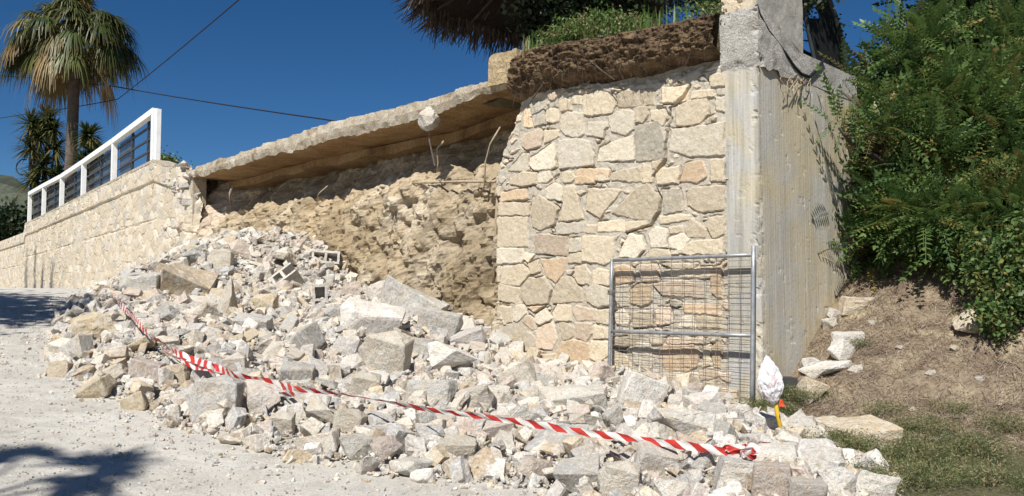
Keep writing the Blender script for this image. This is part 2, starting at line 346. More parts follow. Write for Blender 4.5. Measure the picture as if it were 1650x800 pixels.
# ------------------------------------------------------------------ stone wall beside the pillar (stones traced one by one)
OFF = {'A': (780, 110, 3.335), 'B': (970, 100, 3.2), 'C': (640, 0, 1.905), 'D': (780, 330, 2.96), 'E': (970, 330, 2.352)}
CR, PI_, OR, WH, GR, BR = (.58, .49, .355), (.57, .455, .34), (.59, .44, .29), (.63, .56, .44), (.50, .45, .36), (.49, .38, .25)
STN = """A OR 205,225 240,222 262,320 215,312
A GR 245,182 322,178 327,300 268,318
A CR 335,225 375,212 410,228 405,285 372,294 335,285
A CR 403,185 430,165 470,178 472,225 405,232
A CR 468,158 525,150 525,197 475,192
A CR 527,150 600,125 660,120 715,200 690,240 580,257 538,250
A WH 415,255 440,238 535,240 540,350 500,372 430,362 410,325
A WH 560,292 655,290 662,315 640,330 637,374 553,360
A PI 208,360 300,328 314,348 305,420 230,440 203,418
A CR 320,335 405,332 405,368 318,408
A WH 248,485 375,405 385,530 355,546 270,548 244,520
A GR 397,395 500,376 560,398 592,470 585,520 400,542
A WH 128,552 202,462 236,458 240,545 228,557
A CR 135,600 200,560 280,560 283,622 200,634 140,622
A WH 288,570 350,558 362,590 340,615 288,618
A CR 412,560 475,558 492,590 470,618 428,615
A OR 488,602 510,545 578,540 592,620 490,624
B CR -40,553 30,553 34,610 -52,614
B WH -25,516 -12,440 160,378 168,505
C CR 585,580 690,583 622,672 580,642
C CR 660,655 735,575 765,565 807,612 795,665 770,680
C CR 512,575 545,572 570,672 498,682
C CR 413,620 435,600 495,640 482,690 440,708 415,698
C WH 455,578 480,562 510,575 505,617 458,610
C OR 545,530 565,517 650,520 648,548 560,566
C CR 655,530 745,512 750,560 658,554
C GR 487,688 575,683 575,714 488,720
C CR 580,690 612,693 608,718 578,716
C CR 615,683 695,673 700,710 616,713
C CR 700,682 765,678 765,706 702,711
C PI 425,720 520,725 517,786 423,778
C GR 525,735 564,730 567,772 523,774
C CR 570,725 664,728 660,800 640,812 568,802
C CR 300,668 400,665 401,756 302,760
C CR 302,622 407,624 404,661 301,663
C OR 318,590 395,580 402,610 318,620
C CR 753,500 783,515 783,562 752,562
C CR 793,520 865,512 864,562 800,570
C OR 867,555 885,503 935,495 952,540 922,564
C CR 960,490 1003,488 1003,556 963,556
C GR 812,585 865,580 876,650 817,656
C CR 888,592 905,577 1003,570 1003,645 940,652 892,632
C CR 780,498 812,490 812,511 783,521
C WH 836,460 840,398 940,385 1005,375 1003,475 900,482
C CR 852,330 900,310 950,303 954,350 930,381 855,387
C CR 812,270 898,264 896,310 815,318
C CR 903,281 972,275 972,300 905,305
C WH 975,300 1003,298 1003,347 978,340
C CR 672,290 690,278 786,275 787,322 680,330
C WH 647,360 690,336 727,345 729,395 700,417 655,403
C CR 730,375 737,328 760,324 770,350 755,377
C GR 730,387 800,372 823,440 820,490 733,496
C CR 776,340 820,335 830,360 812,387 777,367
C CR 958,230 1003,225 1003,268 963,266
C WH 836,60 1,1
D WH 60,210 185,205 192,250 175,280 60,284
D CR 192,227 240,240 207,277 185,260
D CR 55,290 75,290 75,372 55,367
D CR 78,300 180,285 217,330 167,392 80,377
D CR 202,285 255,266 264,320 222,330
D OR 268,265 392,255 385,315 340,373 298,343
D CR 403,235 466,230 466,280 400,277
D CR 435,300 480,288 507,330 500,376 450,377 430,345
D CR 515,320 545,303 600,313 600,387 522,380
D CR 53,397 80,380 170,402 170,477 68,457
D CR 172,400 215,348 290,350 322,400 302,472 200,477 175,440
D CR 325,420 370,343 410,345 467,405 467,462 328,472
D WH 485,400 530,378 592,400 600,480 540,490 490,462
D CR 33,547 75,480 130,488 134,562 50,570
D WH 135,510 150,476 190,478 202,520 160,560 138,552
D OR 200,486 287,480 232,510
D WH 242,525 290,497 326,540 265,572 246,562
D PI 180,560 215,530 240,550 245,592 225,602
D CR 328,520 350,474 416,485 417,557 338,552
D PI 423,500 440,481 522,500 526,552 440,557
D CR 530,505 600,498 600,572 530,562
D WH 50,600 62,572 165,569 236,630 237,680 190,707 60,657
D PI 244,640 255,588 330,554 351,640 325,692 248,687
D CR 354,565 380,558 431,590 431,627 375,650
D PI 434,566 510,569 516,612 490,660 440,637
D CR 520,575 597,590 600,637 518,642
D OR 343,700 365,658 420,643 502,665 503,770 490,800 380,800 345,742
D CR 508,655 592,653 592,722 545,754 503,732
D PI 510,757 560,747 577,800 520,802
D CR 60,670 150,715 200,760 190,900 70,900
D CR 250,720 335,715 335,800 330,900 240,900
D CR 350,820 470,815 480,900 350,900
D CR 500,815 600,815 600,900 500,900
E WH 63,200 75,168 100,108 150,118 162,170 130,204
E WH 175,112 200,83 242,90 247,160 185,162
E CR 162,200 190,168 250,170 262,202
E CR 250,85 302,80 306,106 254,109
E WH 254,127 300,109 337,125 300,172 256,160
E CR 315,105 340,53 396,95 391,124 328,122
E CR 400,85 410,48 464,43 464,112 420,127
E CR 262,187 345,138 458,128 460,190
E CR 215,43 332,40 332,57 223,72
E OR 44,240 85,227 117,240 117,291 48,302
E PI 140,230 205,224 217,290 150,292
E CR 220,225 362,224 352,242 270,242
E CR 233,250 410,234 414,276 300,280
E BR 104,322 140,299 185,308 192,365 150,387 108,372
E WH 47,310 98,300 100,387 53,387
E PI 195,300 300,289 387,310 387,352 230,347
E OR 409,240 452,234 452,357 414,337
E OR 304,374 452,384 452,424 310,406
E WH 44,410 80,394 107,430 95,462 53,452
E CR 110,410 190,399 197,460 120,467
E PI 204,400 257,389 267,450 209,457
E WH 300,425 345,414 357,467 288,467
E CR 360,425 452,430 452,470 360,467
E CR 44,505 152,500 130,527 80,542 44,532
E CR 44,545 85,569 117,620 110,662 48,662
E WH 114,555 130,523 186,530 192,600 180,632 120,602
E OR 208,560 230,529 350,534 367,560 362,610 330,632 240,627
E CR 178,504 232,509 227,531 190,530
E PI 240,509 382,509 382,527 245,527
E CR 384,540 411,530 412,612 380,617
E BR 414,540 447,520 452,622 424,617
E PI 364,630 442,619 447,652 374,667
E CR 223,640 312,639 312,692 228,692
E CR 318,640 362,640 367,692 320,692
E CR 366,680 448,664 448,762 380,762
E CR 128,640 217,640 222,702 133,702
E CR 48,680 120,672 125,740 50,745
E CR 135,712 230,706 240,790 130,790
E CR 245,705 360,700 370,790 250,790"""
CMAP = {'CR': CR, 'PI': PI_, 'OR': OR, 'WH': WH, 'GR': GR, 'BR': BR}

def poly_sd(P, poly):
    """signed distance (positive inside) of points P (n,2)"""
    d = np.full(len(P), 1e9); ins = np.zeros(len(P), bool); m = len(poly)
    for i in range(m):
        a = poly[i]; b = poly[(i + 1) % m]; e = b - a; w_ = P - a
        t = np.clip((w_ @ e) / (e @ e), 0, 1); d = np.minimum(d, np.hypot(*(w_ - t[:, None] * e).T))
        c = (a[1] > P[:, 1]) != (b[1] > P[:, 1])
        with np.errstate(divide='ignore', invalid='ignore'):
            xi = (b[0] - a[0]) * (P[:, 1] - a[1]) / (b[1] - a[1] + 1e-12) + a[0]
        ins ^= c & (P[:, 0] < xi)
    return np.where(ins, d, -d)

def stone_wall():
    polys = []
    for ln in STN.split('\n'):
        k, c, *pts = ln.split(); ox, oy, sc = OFF[k]
        pp = [tuple(map(float, q.split(','))) for q in pts]
        if len(pp) < 3: continue
        polys.append((np.array([on_plane(ox + x / sc, oy + y / sc) for x, y in pp]), CMAP[c]))
    st = .0135
    s = np.arange(.44, 5.16, st); z = np.arange(-.15, 4.98, st); S, Z = np.meshgrid(s, z)
    P = np.stack([S.ravel(), Z.ravel()], -1)
    wob = np.stack([fbm(np.stack([P[:, 0], P[:, 1], 0 * P[:, 0]], -1), 7, 3, 1), fbm(np.stack([P[:, 0], P[:, 1], 0 * P[:, 0]], -1), 7, 3, 2)], -1) * .026
    Q = P + wob
    best = np.full(len(P), -1.); idx = np.full(len(P), -1)
    def put(i, poly, grow):
        lo = poly.min(0) - .1; hi = poly.max(0) + .1
        m = np.where((Q[:, 0] > lo[0]) & (Q[:, 0] < hi[0]) & (Q[:, 1] > lo[1]) & (Q[:, 1] < hi[1]))[0]
        if not len(m): return
        d = poly_sd(Q[m], poly) + grow; k = d > best[m]; mm = m[k]; best[mm] = d[k]; idx[mm] = i
    for i, (pl, c) in enumerate(polys): put(i, pl, .012)
    # small stones in the wide joints
    r = np.random.default_rng(11); cand = r.random((2600, 2)) * [4.7, 5.0] + [.45, -.1]
    gi = {}
    for c in cand:
        j = int(round((c[0] - s[0]) / st)); i = int(round((c[1] - z[0]) / st))
        if not (0 <= j < len(s) and 0 <= i < len(z)): continue
        dd = best[i * len(s) + j]
        if dd > -.045: continue
        rad = min(.17, -dd - .004) if dd > -.99 else .08 + .09 * r.random()
        a = np.sort(r.random(6)) * 2 * np.pi; pl = c + np.stack([np.cos(a) * rad * (1 + .5 * r.random()), np.sin(a) * rad * .8], -1)
        polys.append((pl, [CR, PI_, GR, WH, CR][r.integers(5)])); put(len(polys) - 1, pl, 0)
    best = best + .006 * fbm(np.stack([P[:, 0], P[:, 1], 0 * P[:, 0]], -1), 26, 3, 5)
    inside = sstep(0, .016, best)
    P3 = np.stack([P[:, 0], P[:, 1], 0 * P[:, 0]], -1)
    tilt = np.zeros(len(P)); colr = np.zeros((len(P), 3))
    cols = np.array([c for _, c in polys]); r2 = np.random.default_rng(5)
    cent = np.array([p.mean(0) for p, _ in polys]); tx = r2.normal(0, .022, (len(polys), 2)); hh = r2.random(len(polys)) * .014
    br = 1 + r2.normal(0, .12, (len(polys), 1)); cols = cols * br
    ok = idx >= 0; ii = idx[ok]
    tilt[ok] = hh[ii] + ((P[ok] - cent[ii]) * tx[ii]).sum(1)
    facet = .010 * fbm(P3, 6, 4, 8) + .006 * fbm(P3, 22, 3, 18)
    mort = -.012 + .012 * fbm(P3, 14, 4, 3)
    gap = np.exp(-((best + .006) / .010) ** 2) * sstep(.0, .35, fbm(P3, 3.2, 3, 12)) * .06      # open joints
    h = mort * (1 - inside) + (.002 + tilt + facet) * inside - gap
    crack = [(898, 262), (880, 300), (838, 330), (832, 380), (822, 440), (824, 492), (786, 540), (788, 572), (806, 605), (803, 650), (775, 690), (700, 716)]
    crack = np.array([on_plane(640 + x / 1.905, y / 1.905) for x, y in crack]); dc = np.full(len(P), 9.)
    for a, b in zip(crack[:-1], crack[1:]):
        e = b - a; w_ = Q - a; t = np.clip((w_ @ e) / (e @ e), 0, 1); dc = np.minimum(dc, np.hypot(*(w_ - t[:, None] * e).T))
    h -= .13 * sstep(.028, .006, dc + .016 * fbm(P3, 9, 3, 7))
    colr[:] = (.47, .42, .34)
    colr += .06 * fbm(P3, 5, 4, 6)[:, None]
    colr[ok] = colr[ok] * (1 - inside[ok, None]) + cols[ii] * inside[ok, None]
    # ragged outline: broken left edge and crumbling top
    left = np.interp(P[:, 1], [-.2, 3.6, 3.75, 4.2, 4.6, 4.95], [5.05, 5.04, 4.98, 4.72, 4.5, 4.35]) + .07 * fbm(P3, 3.5, 3, 21)
    top = np.interp(P[:, 0], [.4, 1.8, 3, 4.6], [4.66, 4.66, 4.82, 4.95]) + .07 * fbm(P3, 4, 3, 22)
    cut = np.minimum(left - P[:, 0], top - P[:, 1])
    h = np.where(cut < 0, -.35, h - .12 * sstep(.10, 0, cut) * (.5 + .5 * fbm(P3, 8, 2, 3)))
    V = WPa(P[:, 0], h, P[:, 1]); nr, nc = S.shape; fc = grid_faces(nr, nc, flip=True)
    keep = (cut[fc] > -.03).any(1); fc = fc[keep]
    # thickness of the wall at its broken ends
    me = mesh_np('masonry', V, fc, M_WALL, False, cols=colr)
    root = empty('stone_wall', WP(2.6, 0, 0)); tag(root, 'cracked wall of large cream stones between the pillar and the collapsed gap', 'wall')
    part('stone_facing', me, root)
    b = MB(); rings = []
    for zz in np.arange(-.2, 4.8, .16):
        L = float(np.interp(zz, [-.2, 3.6, 3.75, 4.2, 4.6, 4.95], [5.05, 5.04, 4.98, 4.72, 4.5, 4.35])) - .05 + .09 * random.uniform(-1, 1)
        rings.append([WP(.45, -.09, zz), WP(.45, -.5, zz), WP(L - .12, -.5, zz), WP(L - .04, -.3, zz), WP(L, -.09, zz)])
    b.quadstrip(rings); part('rubble_core', b.mesh('core', M_SLAB), root)
stone_wall()

# ------------------------------------------------------------------ the long wall on the left
def worley(P, cell, seed, jit=.42):
    G = P / cell; I = np.floor(G).astype(int); f1 = np.full(len(P), 9.); f2 = f1.copy(); idc = np.zeros(len(P), int)
    for dx in (-1, 0, 1):
        for dy in (-1, 0, 1):
            c = I + [dx, dy]; h = _perm[(c[:, 0] + seed * 7) & 4095]; h = _perm[(h + c[:, 1]) & 4095]; h2 = _perm[(h + 77) & 4095]
            sh = (c[:, 1] & 1) * .5
            q = np.stack([c[:, 0] + .5 + sh * 0 + jit * _val[h], c[:, 1] + .5 + jit * .75 * _val[h2]], -1)
            dd = np.hypot(*((q - G)).T); m = dd < f1
            f2 = np.where(m, f1, np.minimum(f2, dd)); idc = np.where(m, h, idc); f1 = np.where(m, dd, f1)
    return f1, f2, idc
LW_TOP = ([17.4, 18.6, 20.5, 21.68, 42.5, 48.2, 48.6, 60, 75], [5.0, 5.2, 5.45, 5.73, 5.41, 5.36, 4.93, 4.87, 4.8])
def left_wall():
    s = np.concatenate([np.arange(17.6, 30, .05), np.arange(30, 75, .1)]); nz = 92; vz = np.linspace(0, 1, nz)
    top = np.interp(s, *LW_TOP); S = np.repeat(s[None], nz, 0); Z = 1.2 + (top[None] - 1.2) * vz[:, None]
    P = np.stack([S.ravel(), Z.ravel()], -1); P3 = np.stack([P[:, 0], P[:, 1], 0 * P[:, 0]], -1)
    Q = P + np.stack([fbm(P3, 2.2, 3, 1), fbm(P3, 2.2, 3, 2)], -1) * .16
    f1, f2, idc = worley(Q, np.array([.46, .29]), 2); e = f2 - f1
    ins = sstep(.0, .12, e); cl = np.array([CR, WH, GR, CR, CR, WH, GR, CR])[idc % 8] * (1 + .13 * _val[idc])[:, None] * np.array([.95, .96, 1.0])
    rel = np.repeat(top[None], nz, 0).ravel() - P[:, 1]
    h = -.028 * (1 - ins) * (.4 + sstep(-.2, .4, fbm(P3, 1.5, 3, 14))) + ins * (.012 * _val[(idc + 9) & 4095] + .02 * fbm(P3, 5, 3, 4))
    lines = np.zeros(len(P))
    for k, zz in enumerate((.62, 1.9)): lines = np.maximum(lines, np.exp(-((rel - zz - .02 * fbm(P3, 1., 2, k)) / .028) ** 2) * sstep(-.4, .1, fbm(P3, .7, 2, 30 + k)))
    h -= .045 * lines
    h += .07 * (rel < .6)
    c = (np.array([.50, .44, .35])[None] * (1 - ins[:, None]) + cl * ins[:, None])
    rag = 17.85 + .35 * fbm(P3, 1.4, 4, 31) + .25 * sstep(2.5, 1, P[:, 1]) + .9 * sstep(3.9, 5.2, P[:, 1]); cut = P[:, 0] - rag
    h = h - .3 * sstep(.35, 0, cut)
    V = WPa(P[:, 0], h, P[:, 1]); fc = grid_faces(nz, len(s), flip=True); fc = fc[(cut[fc] > -.05).all(1)]
    root = empty('stone_wall', WP(40, 0, 1.5)); tag(root, 'long cream stone retaining wall running away under the white fence', 'wall')
    part('stone_facing', mesh_np('long_masonry', V, fc, M_WALL, False, cols=c), root)
    b = MB(); rings = []
    for q in np.concatenate([np.arange(19.3, 48.3, 1.2), [48.35]]):
        t = float(np.interp(q, *LW_TOP)); rings.append([WP(q, .075, t + .005), WP(q, .075, t + .09), WP(q, -.45, t + .09), WP(q, -.45, t + .005)])
    b.quadstrip(rings)
    cm = b.mesh('coping', M_SLAB); part('coping', cm, root)
    b = MB(); rings = []
    for q in (18.1, 22, 30, 48.3, 48.5, 75):
        t = float(np.interp(q, *LW_TOP)) - .06; rings.append([WP(q, -.12, .5), WP(q, -.12, t), WP(q, -.5, t), WP(q, -.5, .5)])
    b.quadstrip(rings); part('wall_core', b.mesh('core2', M_SLAB), root)
    # broken end: loose stones still set in mortar
    return root
LW = left_wall()

# ------------------------------------------------------------------ earth bank in the gap
def bank():
    s = np.arange(4.2, 19.4, .05); nz = 110; v = np.linspace(0, 1, nz)
    S = np.repeat(s[None], nz, 0); Z = 0.0 + 5.0 * v[:, None] + 0 * S
    P = np.stack([S.ravel(), Z.ravel()], -1); P3 = np.stack([P[:, 0], 0 * P[:, 0], P[:, 1]], -1)
    rec = np.interp(P[:, 0], [4.2, 5.2, 6.3, 7.4, 9, 13, 16, 17.6, 18.4, 19.3], [.7, .5, .38, .45, .62, .78, .75, .6, .3, .1])
    lean = np.interp(P[:, 1], [0, 1.5, 2.6, 3.4, 3.8, 4.3, 5], [-.35, -.2, -.08, .05, .25, .75, 1.3])
    big = .30 * fbm(P3, .55, 3, 41); mid = .30 * fbm(P3, 1.7, 4, 42, .6)
    rid = 1 - np.abs(fbm(P3, 3.0, 4, 43)) * 2.2
    d = -(rec + lean) + big + mid + .10 * rid + .07 * fbm(P3, 9, 4, 44, .6) + .10 * np.abs(fbm(P3 * [1, 1, .45], 3.2, 4, 53))
    f1, f2, idc = worley(np.stack([P[:, 0] + .12 * fbm(P3, 3, 2, 1), P[:, 1] + .12 * fbm(P3, 3, 2, 2)], -1), np.array([.55, .42]), 9)
    stony = (.35 + .65 * sstep(16.2, 17.6, P[:, 0])) * sstep(-.02, .25, fbm(P3, .8, 3, 45) + .18 * sstep(8, 5.5, P[:, 0]) * sstep(2.8, 3.6, P[:, 1]) + .8 * sstep(16.2, 17.6, P[:, 0])) * sstep(.0, .12, f2 - f1)
    d += stony * (.03 + .05 * sstep(.7, .1, f1)) + .06 * (1 - np.abs(fbm(P3 * [1, 1, .6], 2.2, 5, 51)) * 3) + .03 * fbm(P3, 16, 3, 52)
    d -= .13 * sstep(.1, .5, fbm(P3, 2.4, 3, 46)) * sstep(.2, -.1, stony - .3)
    soil = np.array([.45, .355, .23]) * (1 + .35 * fbm(P3, 2.6, 4, 47))[:, None]
    pale = np.array([.62, .54, .42]) * (1 + .12 * _val[idc])[:, None]
    k = np.clip(stony * .6 + .6 * sstep(-.1, .3, fbm(P3, 1.3, 4, 48)), 0, 1)
    k = k * (1 - .65 * sstep(14, 15, P[:, 0]) * sstep(17.3, 16.6, P[:, 0]))
    c = soil * (1 - k[:, None]) + pale * k[:, None]
    moss = sstep(.05, .4, fbm(P3, 1.0, 3, 49)) * (1 - stony)
    br_ = sstep(8.6, 7.2, P[:, 0]) * sstep(3.4, 2.6, P[:, 1]) * sstep(-.3, .15, fbm(P3, 1.1, 3, 57)); moss = np.clip(moss + 1.1 * br_, 0, 1.5)
    c = c * (1 - .45 * moss[:, None]) + np.array([.20, .145, .075]) * .45 * moss[:, None]
    pink = sstep(16.9, 17.9, P[:, 0]); c = c * (1 - .5 * pink[:, None]) + np.array([.56, .43, .34]) * .5 * pink[:, None]
    V = WPa(P[:, 0], np.where(P[:, 0] > SB, d, d), P[:, 1])
    m, t, b = nodes('bank_earth'); p = geo_pos(t); a = t.nodes.new('ShaderNodeAttribute'); a.attribute_name = 'tint'
    g1 = noise(t, 14, 6, .75, p); g2 = noise(t, 4, 5, .7, p, .8)
    cc = mix(t, 1.0, a.outputs['Color'], ramp(t, g1, [(.25, .5), (.48, 1.), (.75, 1.15)]), 'MULTIPLY')
    cc = mix(t, 1.0, cc, ramp(t, g2, [(.28, .62), (.5, 1.), (.75, 1.1)]), 'MULTIPLY')
    t.links.new(cc, b.inputs['Base Color']); b.inputs['Roughness'].default_value = .97; bump(t, b, mth(t, 'ADD', g1, g2), .9, .06)
    o = link('earth_bank', mesh_np('bank', V, grid_faces(nz, len(s), flip=True), m, False, cols=c)); tag(o, 'exposed ochre earth and stone bank under the concrete slab', kind='structure')
bank()

# ------------------------------------------------------------------ overhanging slab
def slab():
    tops = [(296, 276), (330, 264), (400, 240), (450, 222), (500, 205), (560, 188), (600, 180), (660, 166), (700, 156), (760, 136), (800, 126), (848, 120)]
    bots = [(286, 287), (330, 284), (400, 262), (450, 248), (500, 236), (560, 222), (600, 213), (660, 200), (700, 188), (760, 160), (800, 148), (848, 142)]
    tp = np.array([on_plane(*p, .02) for p in tops])[::-1]; bp = np.array([on_plane(*p, .02) for p in bots])[::-1]
    s = np.arange(4.1, 18.75, .045); zt = np.interp(s, tp[:, 0], tp[:, 1]); zb = np.interp(s, bp[:, 0], bp[:, 1])
    X3 = np.stack([s, 0 * s, 0 * s], -1)
    edge = .02 + .09 * fbm(X3, 1.2, 3, 61) + .03 * fbm(X3, 7, 3, 62)
    zt = zt + .025 * fbm(X3, 2, 3, 63); zb = zb + .04 * fbm(X3, 3, 4, 64)
    prof = [(-2.9, 1.0, 0), (-1.2, 1.0, 0), (-.12, 1.0, 0), (-.02, .95, .6), (.0, .75, 1), (.02, .5, 1), (0, .28, 1), (-.03, .08, .7), (-.14, .0, 0), (-.6, 0., 0), (-1.2, -.02, 0), (-2.0, -.04, 0), (-2.9, -.05, 0)]
    V = []
    for i, (dd, f, k) in enumerate(prof):
        d = dd + np.where(dd > -.2, edge, edge * .2)
        z = zb + (zt - zb) * f
        pt = WPa(s, d, z); q = fbm(pt, 3.5, 5, 70 + 0) * .04 - .03 * sstep(.1, .5, fbm(pt, 2.2, 3, 75)) + fbm(pt, 18, 2, 71) * .012
        pt[:, 2] += q * (1 if k else .3); pt[:, 0] += N[0] * q * k * 1.6; pt[:, 1] += N[1] * q * k * 1.6
        V.append(pt)
    V = np.stack(V, 0); fc = grid_faces(len(prof), len(s), flip=False)
    row = fc[:, 0] // len(s)
    root = empty('concrete_slab', WP(11, -1, 5)); tag(root, 'long broken concrete slab overhanging the collapsed earth bank', 'slab')
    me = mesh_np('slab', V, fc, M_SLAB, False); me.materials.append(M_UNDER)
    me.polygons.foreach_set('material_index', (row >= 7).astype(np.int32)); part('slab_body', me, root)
    # beam under the back of the slab
    b = MB(); rings = []
    for q in np.arange(5.2, 18.0, .3):
        zz = float(np.interp(q, bp[:, 0], bp[:, 1])); j = .03 * math.sin(q * 3.1) + random.uniform(-.02, .02)
        rings.append([WP(q, -1.05 + j, zz - .02), WP(q, -1.05 + j, zz - .22 + j), WP(q, -1.7, zz - .26 + j), WP(q, -1.7, zz - .02)])
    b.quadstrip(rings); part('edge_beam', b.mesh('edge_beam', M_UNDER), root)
slab()

# ------------------------------------------------------------------ rock templates
def rock_mesh(seed, dims=(1, 1, 1), cuts=3, rough=.03, mat=None, boxy=.5, npts=16):
    r = random.Random(seed); bm = bmesh.new()
    pts = []
    if r.random() < boxy:
        for k in ((-1, -1, -1), (1, -1, -1), (1, 1, -1), (-1, 1, -1), (-1, -1, 1), (1, -1, 1), (1, 1, 1), (-1, 1, 1)):
            pts.append(Vector([k[i] * .5 * r.uniform(.62, 1.05) for i in range(3)]))
        for _ in range(4):
            a = r.randrange(3); v = [r.uniform(-.4, .4) for _ in range(3)]; v[a] = r.choice((-1, 1)) * r.uniform(.42, .58); pts.append(Vector(v))
    else:
        for _ in range(npts):
            v = Vector((r.gauss(0, 1), r.gauss(0, 1), r.gauss(0, 1))).normalized() * r.uniform(.42, .62); pts.append(v)
    for p in pts: bm.verts.new((p.x * dims[0], p.y * dims[1], p.z * dims[2]))
    h = bmesh.ops.convex_hull(bm, input=bm.verts)
    bmesh.ops.delete(bm, geom=list({g for g in h['geom_interior'] if isinstance(g, bmesh.types.BMVert)}), context='VERTS')
    bmesh.ops.dissolve_limit(bm, angle_limit=math.radians(14), verts=bm.verts, edges=bm.edges)
    if cuts:
        bmesh.ops.bevel(bm, geom=bm.edges[:], offset=.014, segments=1, affect='EDGES')
        bmesh.ops.triangulate(bm, faces=bm.faces)
        for _ in range(cuts):
            le = [e for e in bm.edges if e.calc_length() > .13]
            if not le: break
            bmesh.ops.subdivide_edges(bm, edges=le, cuts=1); bmesh.ops.triangulate(bm, faces=[f for f in bm.faces if len(f.verts) > 3])
        bm.normal_update(); co = np.array([v.co for v in bm.verts]); nn = np.array([v.normal for v in bm.verts])
        q = fbm(co, 3.4, 5, seed % 50, .6) * rough * 1.5 + fbm(co * [1, 1, 5], 2.5, 3, seed % 50 + 3) * rough * .8
        co = co + nn * q[:, None]
        for v, c in zip(bm.verts, co): v.co = c
    else: bmesh.ops.triangulate(bm, faces=bm.faces)
    bm.verts.ensure_lookup_table(); me = bpy.data.meshes.new('rock'); bm.to_mesh(me); bm.free()
    if mat: me.materials.append(mat)
    return me
def arrays(me):
    v = np.empty(len(me.vertices) * 3, np.float32); me.vertices.foreach_get('co', v)
    f = np.array([tuple(p.vertices) for p in me.polygons], np.int32); return v.reshape(-1, 3), f
TPL = {'block': [rock_mesh(100 + i, (1, .8, .75), 3, .028, M_ROCK, 1.) for i in range(9)],
       'lump': [rock_mesh(200 + i, (1, .85, .75), 3, .04, M_ROCK, 0., 13) for i in range(8)],
       'slab': [rock_mesh(300 + i, (1, .8, .32), 3, .022, M_ROCK, .6) for i in range(7)],
       'wedge': [rock_mesh(400 + i, (1, .75, .7), 3, .028, M_ROCK, 0., 7) for i in range(7)]}
MED = [arrays(rock_mesh(600 + i, (1, random.Random(i).uniform(.45, .85), random.Random(i + 9).uniform(.22, .7)), 2, .035, None, .3, 9)) for i in range(16)]
SMALL = [arrays(rock_mesh(500 + i, (1, random.Random(i).uniform(.6, .9), random.Random(i + 9).uniform(.35, .8)), 0, 0, None, .6, 11)) for i in range(16)]

# ------------------------------------------------------------------ pile of rubble: height above the ground
CTRL = []
def c_plane(px, py, d, two=False):
    s, z = on_plane(px, py, d); x, y, _ = WP(s, d, 0) if s <= SB else (0, 0, 0)
    p = W0 + s * U + d * N; return s, d, z - ground1(p[0], p[1])
crest = [c_plane(*q) for q in ((215, 452, 1.9), (262, 432, 1.3), (300, 400, 1.0), (350, 384, .9), (420, 380, .7), (480, 395, .2), (530, 412, -.2), (575, 452, -.5), (640, 468, -.7), (700, 486, -.7), (790, 505, -.5), (850, 575, .1), (950, 597, .1), (1050, 612, .1), (1120, 628, .2), (1205, 662, .3))]
toe_s = [-1.7, -.82, .32, 1.23, 2.5, 3.96, 5.37, 7, 8.71, 10.5, 12.5, 15]
toe_d = [5.3, 5.25, 5.85, 6.35, 6.65, 6.8, 6.8, 6.5, 5.95, 5.2, 4.1, 2.7]
for s_, d_, h_ in crest:
    td = float(np.interp(s_, toe_s, toe_d)); CTRL.append((s_, d_, h_)); CTRL.append((s_, d_ - .8, h_ + .02))
    CTRL.append((s_, d_ + (td - d_) * .33, h_ * .70 + .05)); CTRL.append((s_, d_ + (td - d_) * .68, h_ * .40 + .08)); CTRL.append((s_, d_ + (td - d_) * .88, h_ * .18 + .07))
for s_, d_ in zip(toe_s, toe_d): CTRL += [(s_, d_, .0), (s_, d_ + 1.2, -.35), (s_, d_ + 3, -.9)]
CTRL += [(-1.18, 1.23, .05), (-2.77, 3.35, .05), (-1, 3.4, .32), (-1.9, 4.2, .32), (-.4, 2.2, .30), (-2.9, 4.7, .2), (-2.3, .9, -.4), (-4, 3.2, -.4), (-4.2, 5.2, -.2), (-3, 7, -.6), (17.3, .8, .05), (17, 2.2, -.05), (19, 3, -.5), (18.8, 0.2, -.1), (-.4, .3, -.02), (-.6, -.8, -.3)]
CT = np.array(CTRL); _n = len(CT); _D = np.hypot(CT[:, None, 0] - CT[None, :, 0], CT[:, None, 1] - CT[None, :, 1])
_wt = np.linalg.solve(_D + np.eye(_n) * .04 * -1 + np.eye(_n) * 1e-6, CT[:, 2] - CT[:, 2].mean())
def pile_h(x, y):
    s, d = sd(x, y); r = np.hypot(s[..., None] - CT[:, 0], d[..., None] - CT[:, 1]); return r @ _wt + CT[:, 2].mean()
def surf(x, y): return ground_h(x, y) + np.maximum(pile_h(x, y), 0)
def surf1(x, y): return float(surf(np.array([float(x)]), np.array([float(y)]))[0])
def hit(px, py, lift=0.0):
    r = ray(px, py); r = r / r[1]; D = np.arange(4.2, 30, .02); z = CH + r[2] * D; h = surf(r[0] * D, D) + lift
    k = np.where(z < h)[0]; D0 = D[k[0]] if len(k) else 20.
    return np.array([r[0] * D0, D0, CH + r[2] * D0])

# bed of dust and crushed stone under the rubble
bs = np.arange(-4.6, 19.2, .09); bd = np.arange(-1.6, 8, .09); BS, BD = np.meshgrid(bs, bd)
BX = W0[0] + BS * U[0] + BD * N[0]; BY = W0[1] + BS * U[1] + BD * N[1]; BH = pile_h(BX, BY)
BP = np.stack([BX, BY, 0 * BX], -1)
BZ = ground_h(BX, BY) + np.where(BH > 0, BH, -.15) * 1 - .05 + .06 * fbm(BP, 2.5, 4, 81) + .02 * fbm(BP, 12, 3, 82)
fc = grid_faces(*BS.shape, flip=True); bh = BH.ravel(); inw = ~((BS.ravel() > .1) & (BS.ravel() < 5.2) & (BD.ravel() < -.35)) & ~((BS.ravel() < .4) & (BD.ravel() < -.1))
inw &= (BS.ravel() + .75 * BD.ravel() > -.75); fc = fc[(bh[fc] > -.12).any(1) & inw[fc].all(1)]
M_BED = mat_soil('crushed_stone_dust', [(.3, (.40, .34, .27)), (.5, (.54, .49, .42)), (.7, (.64, .60, .53))], 1.2, 34, .9)
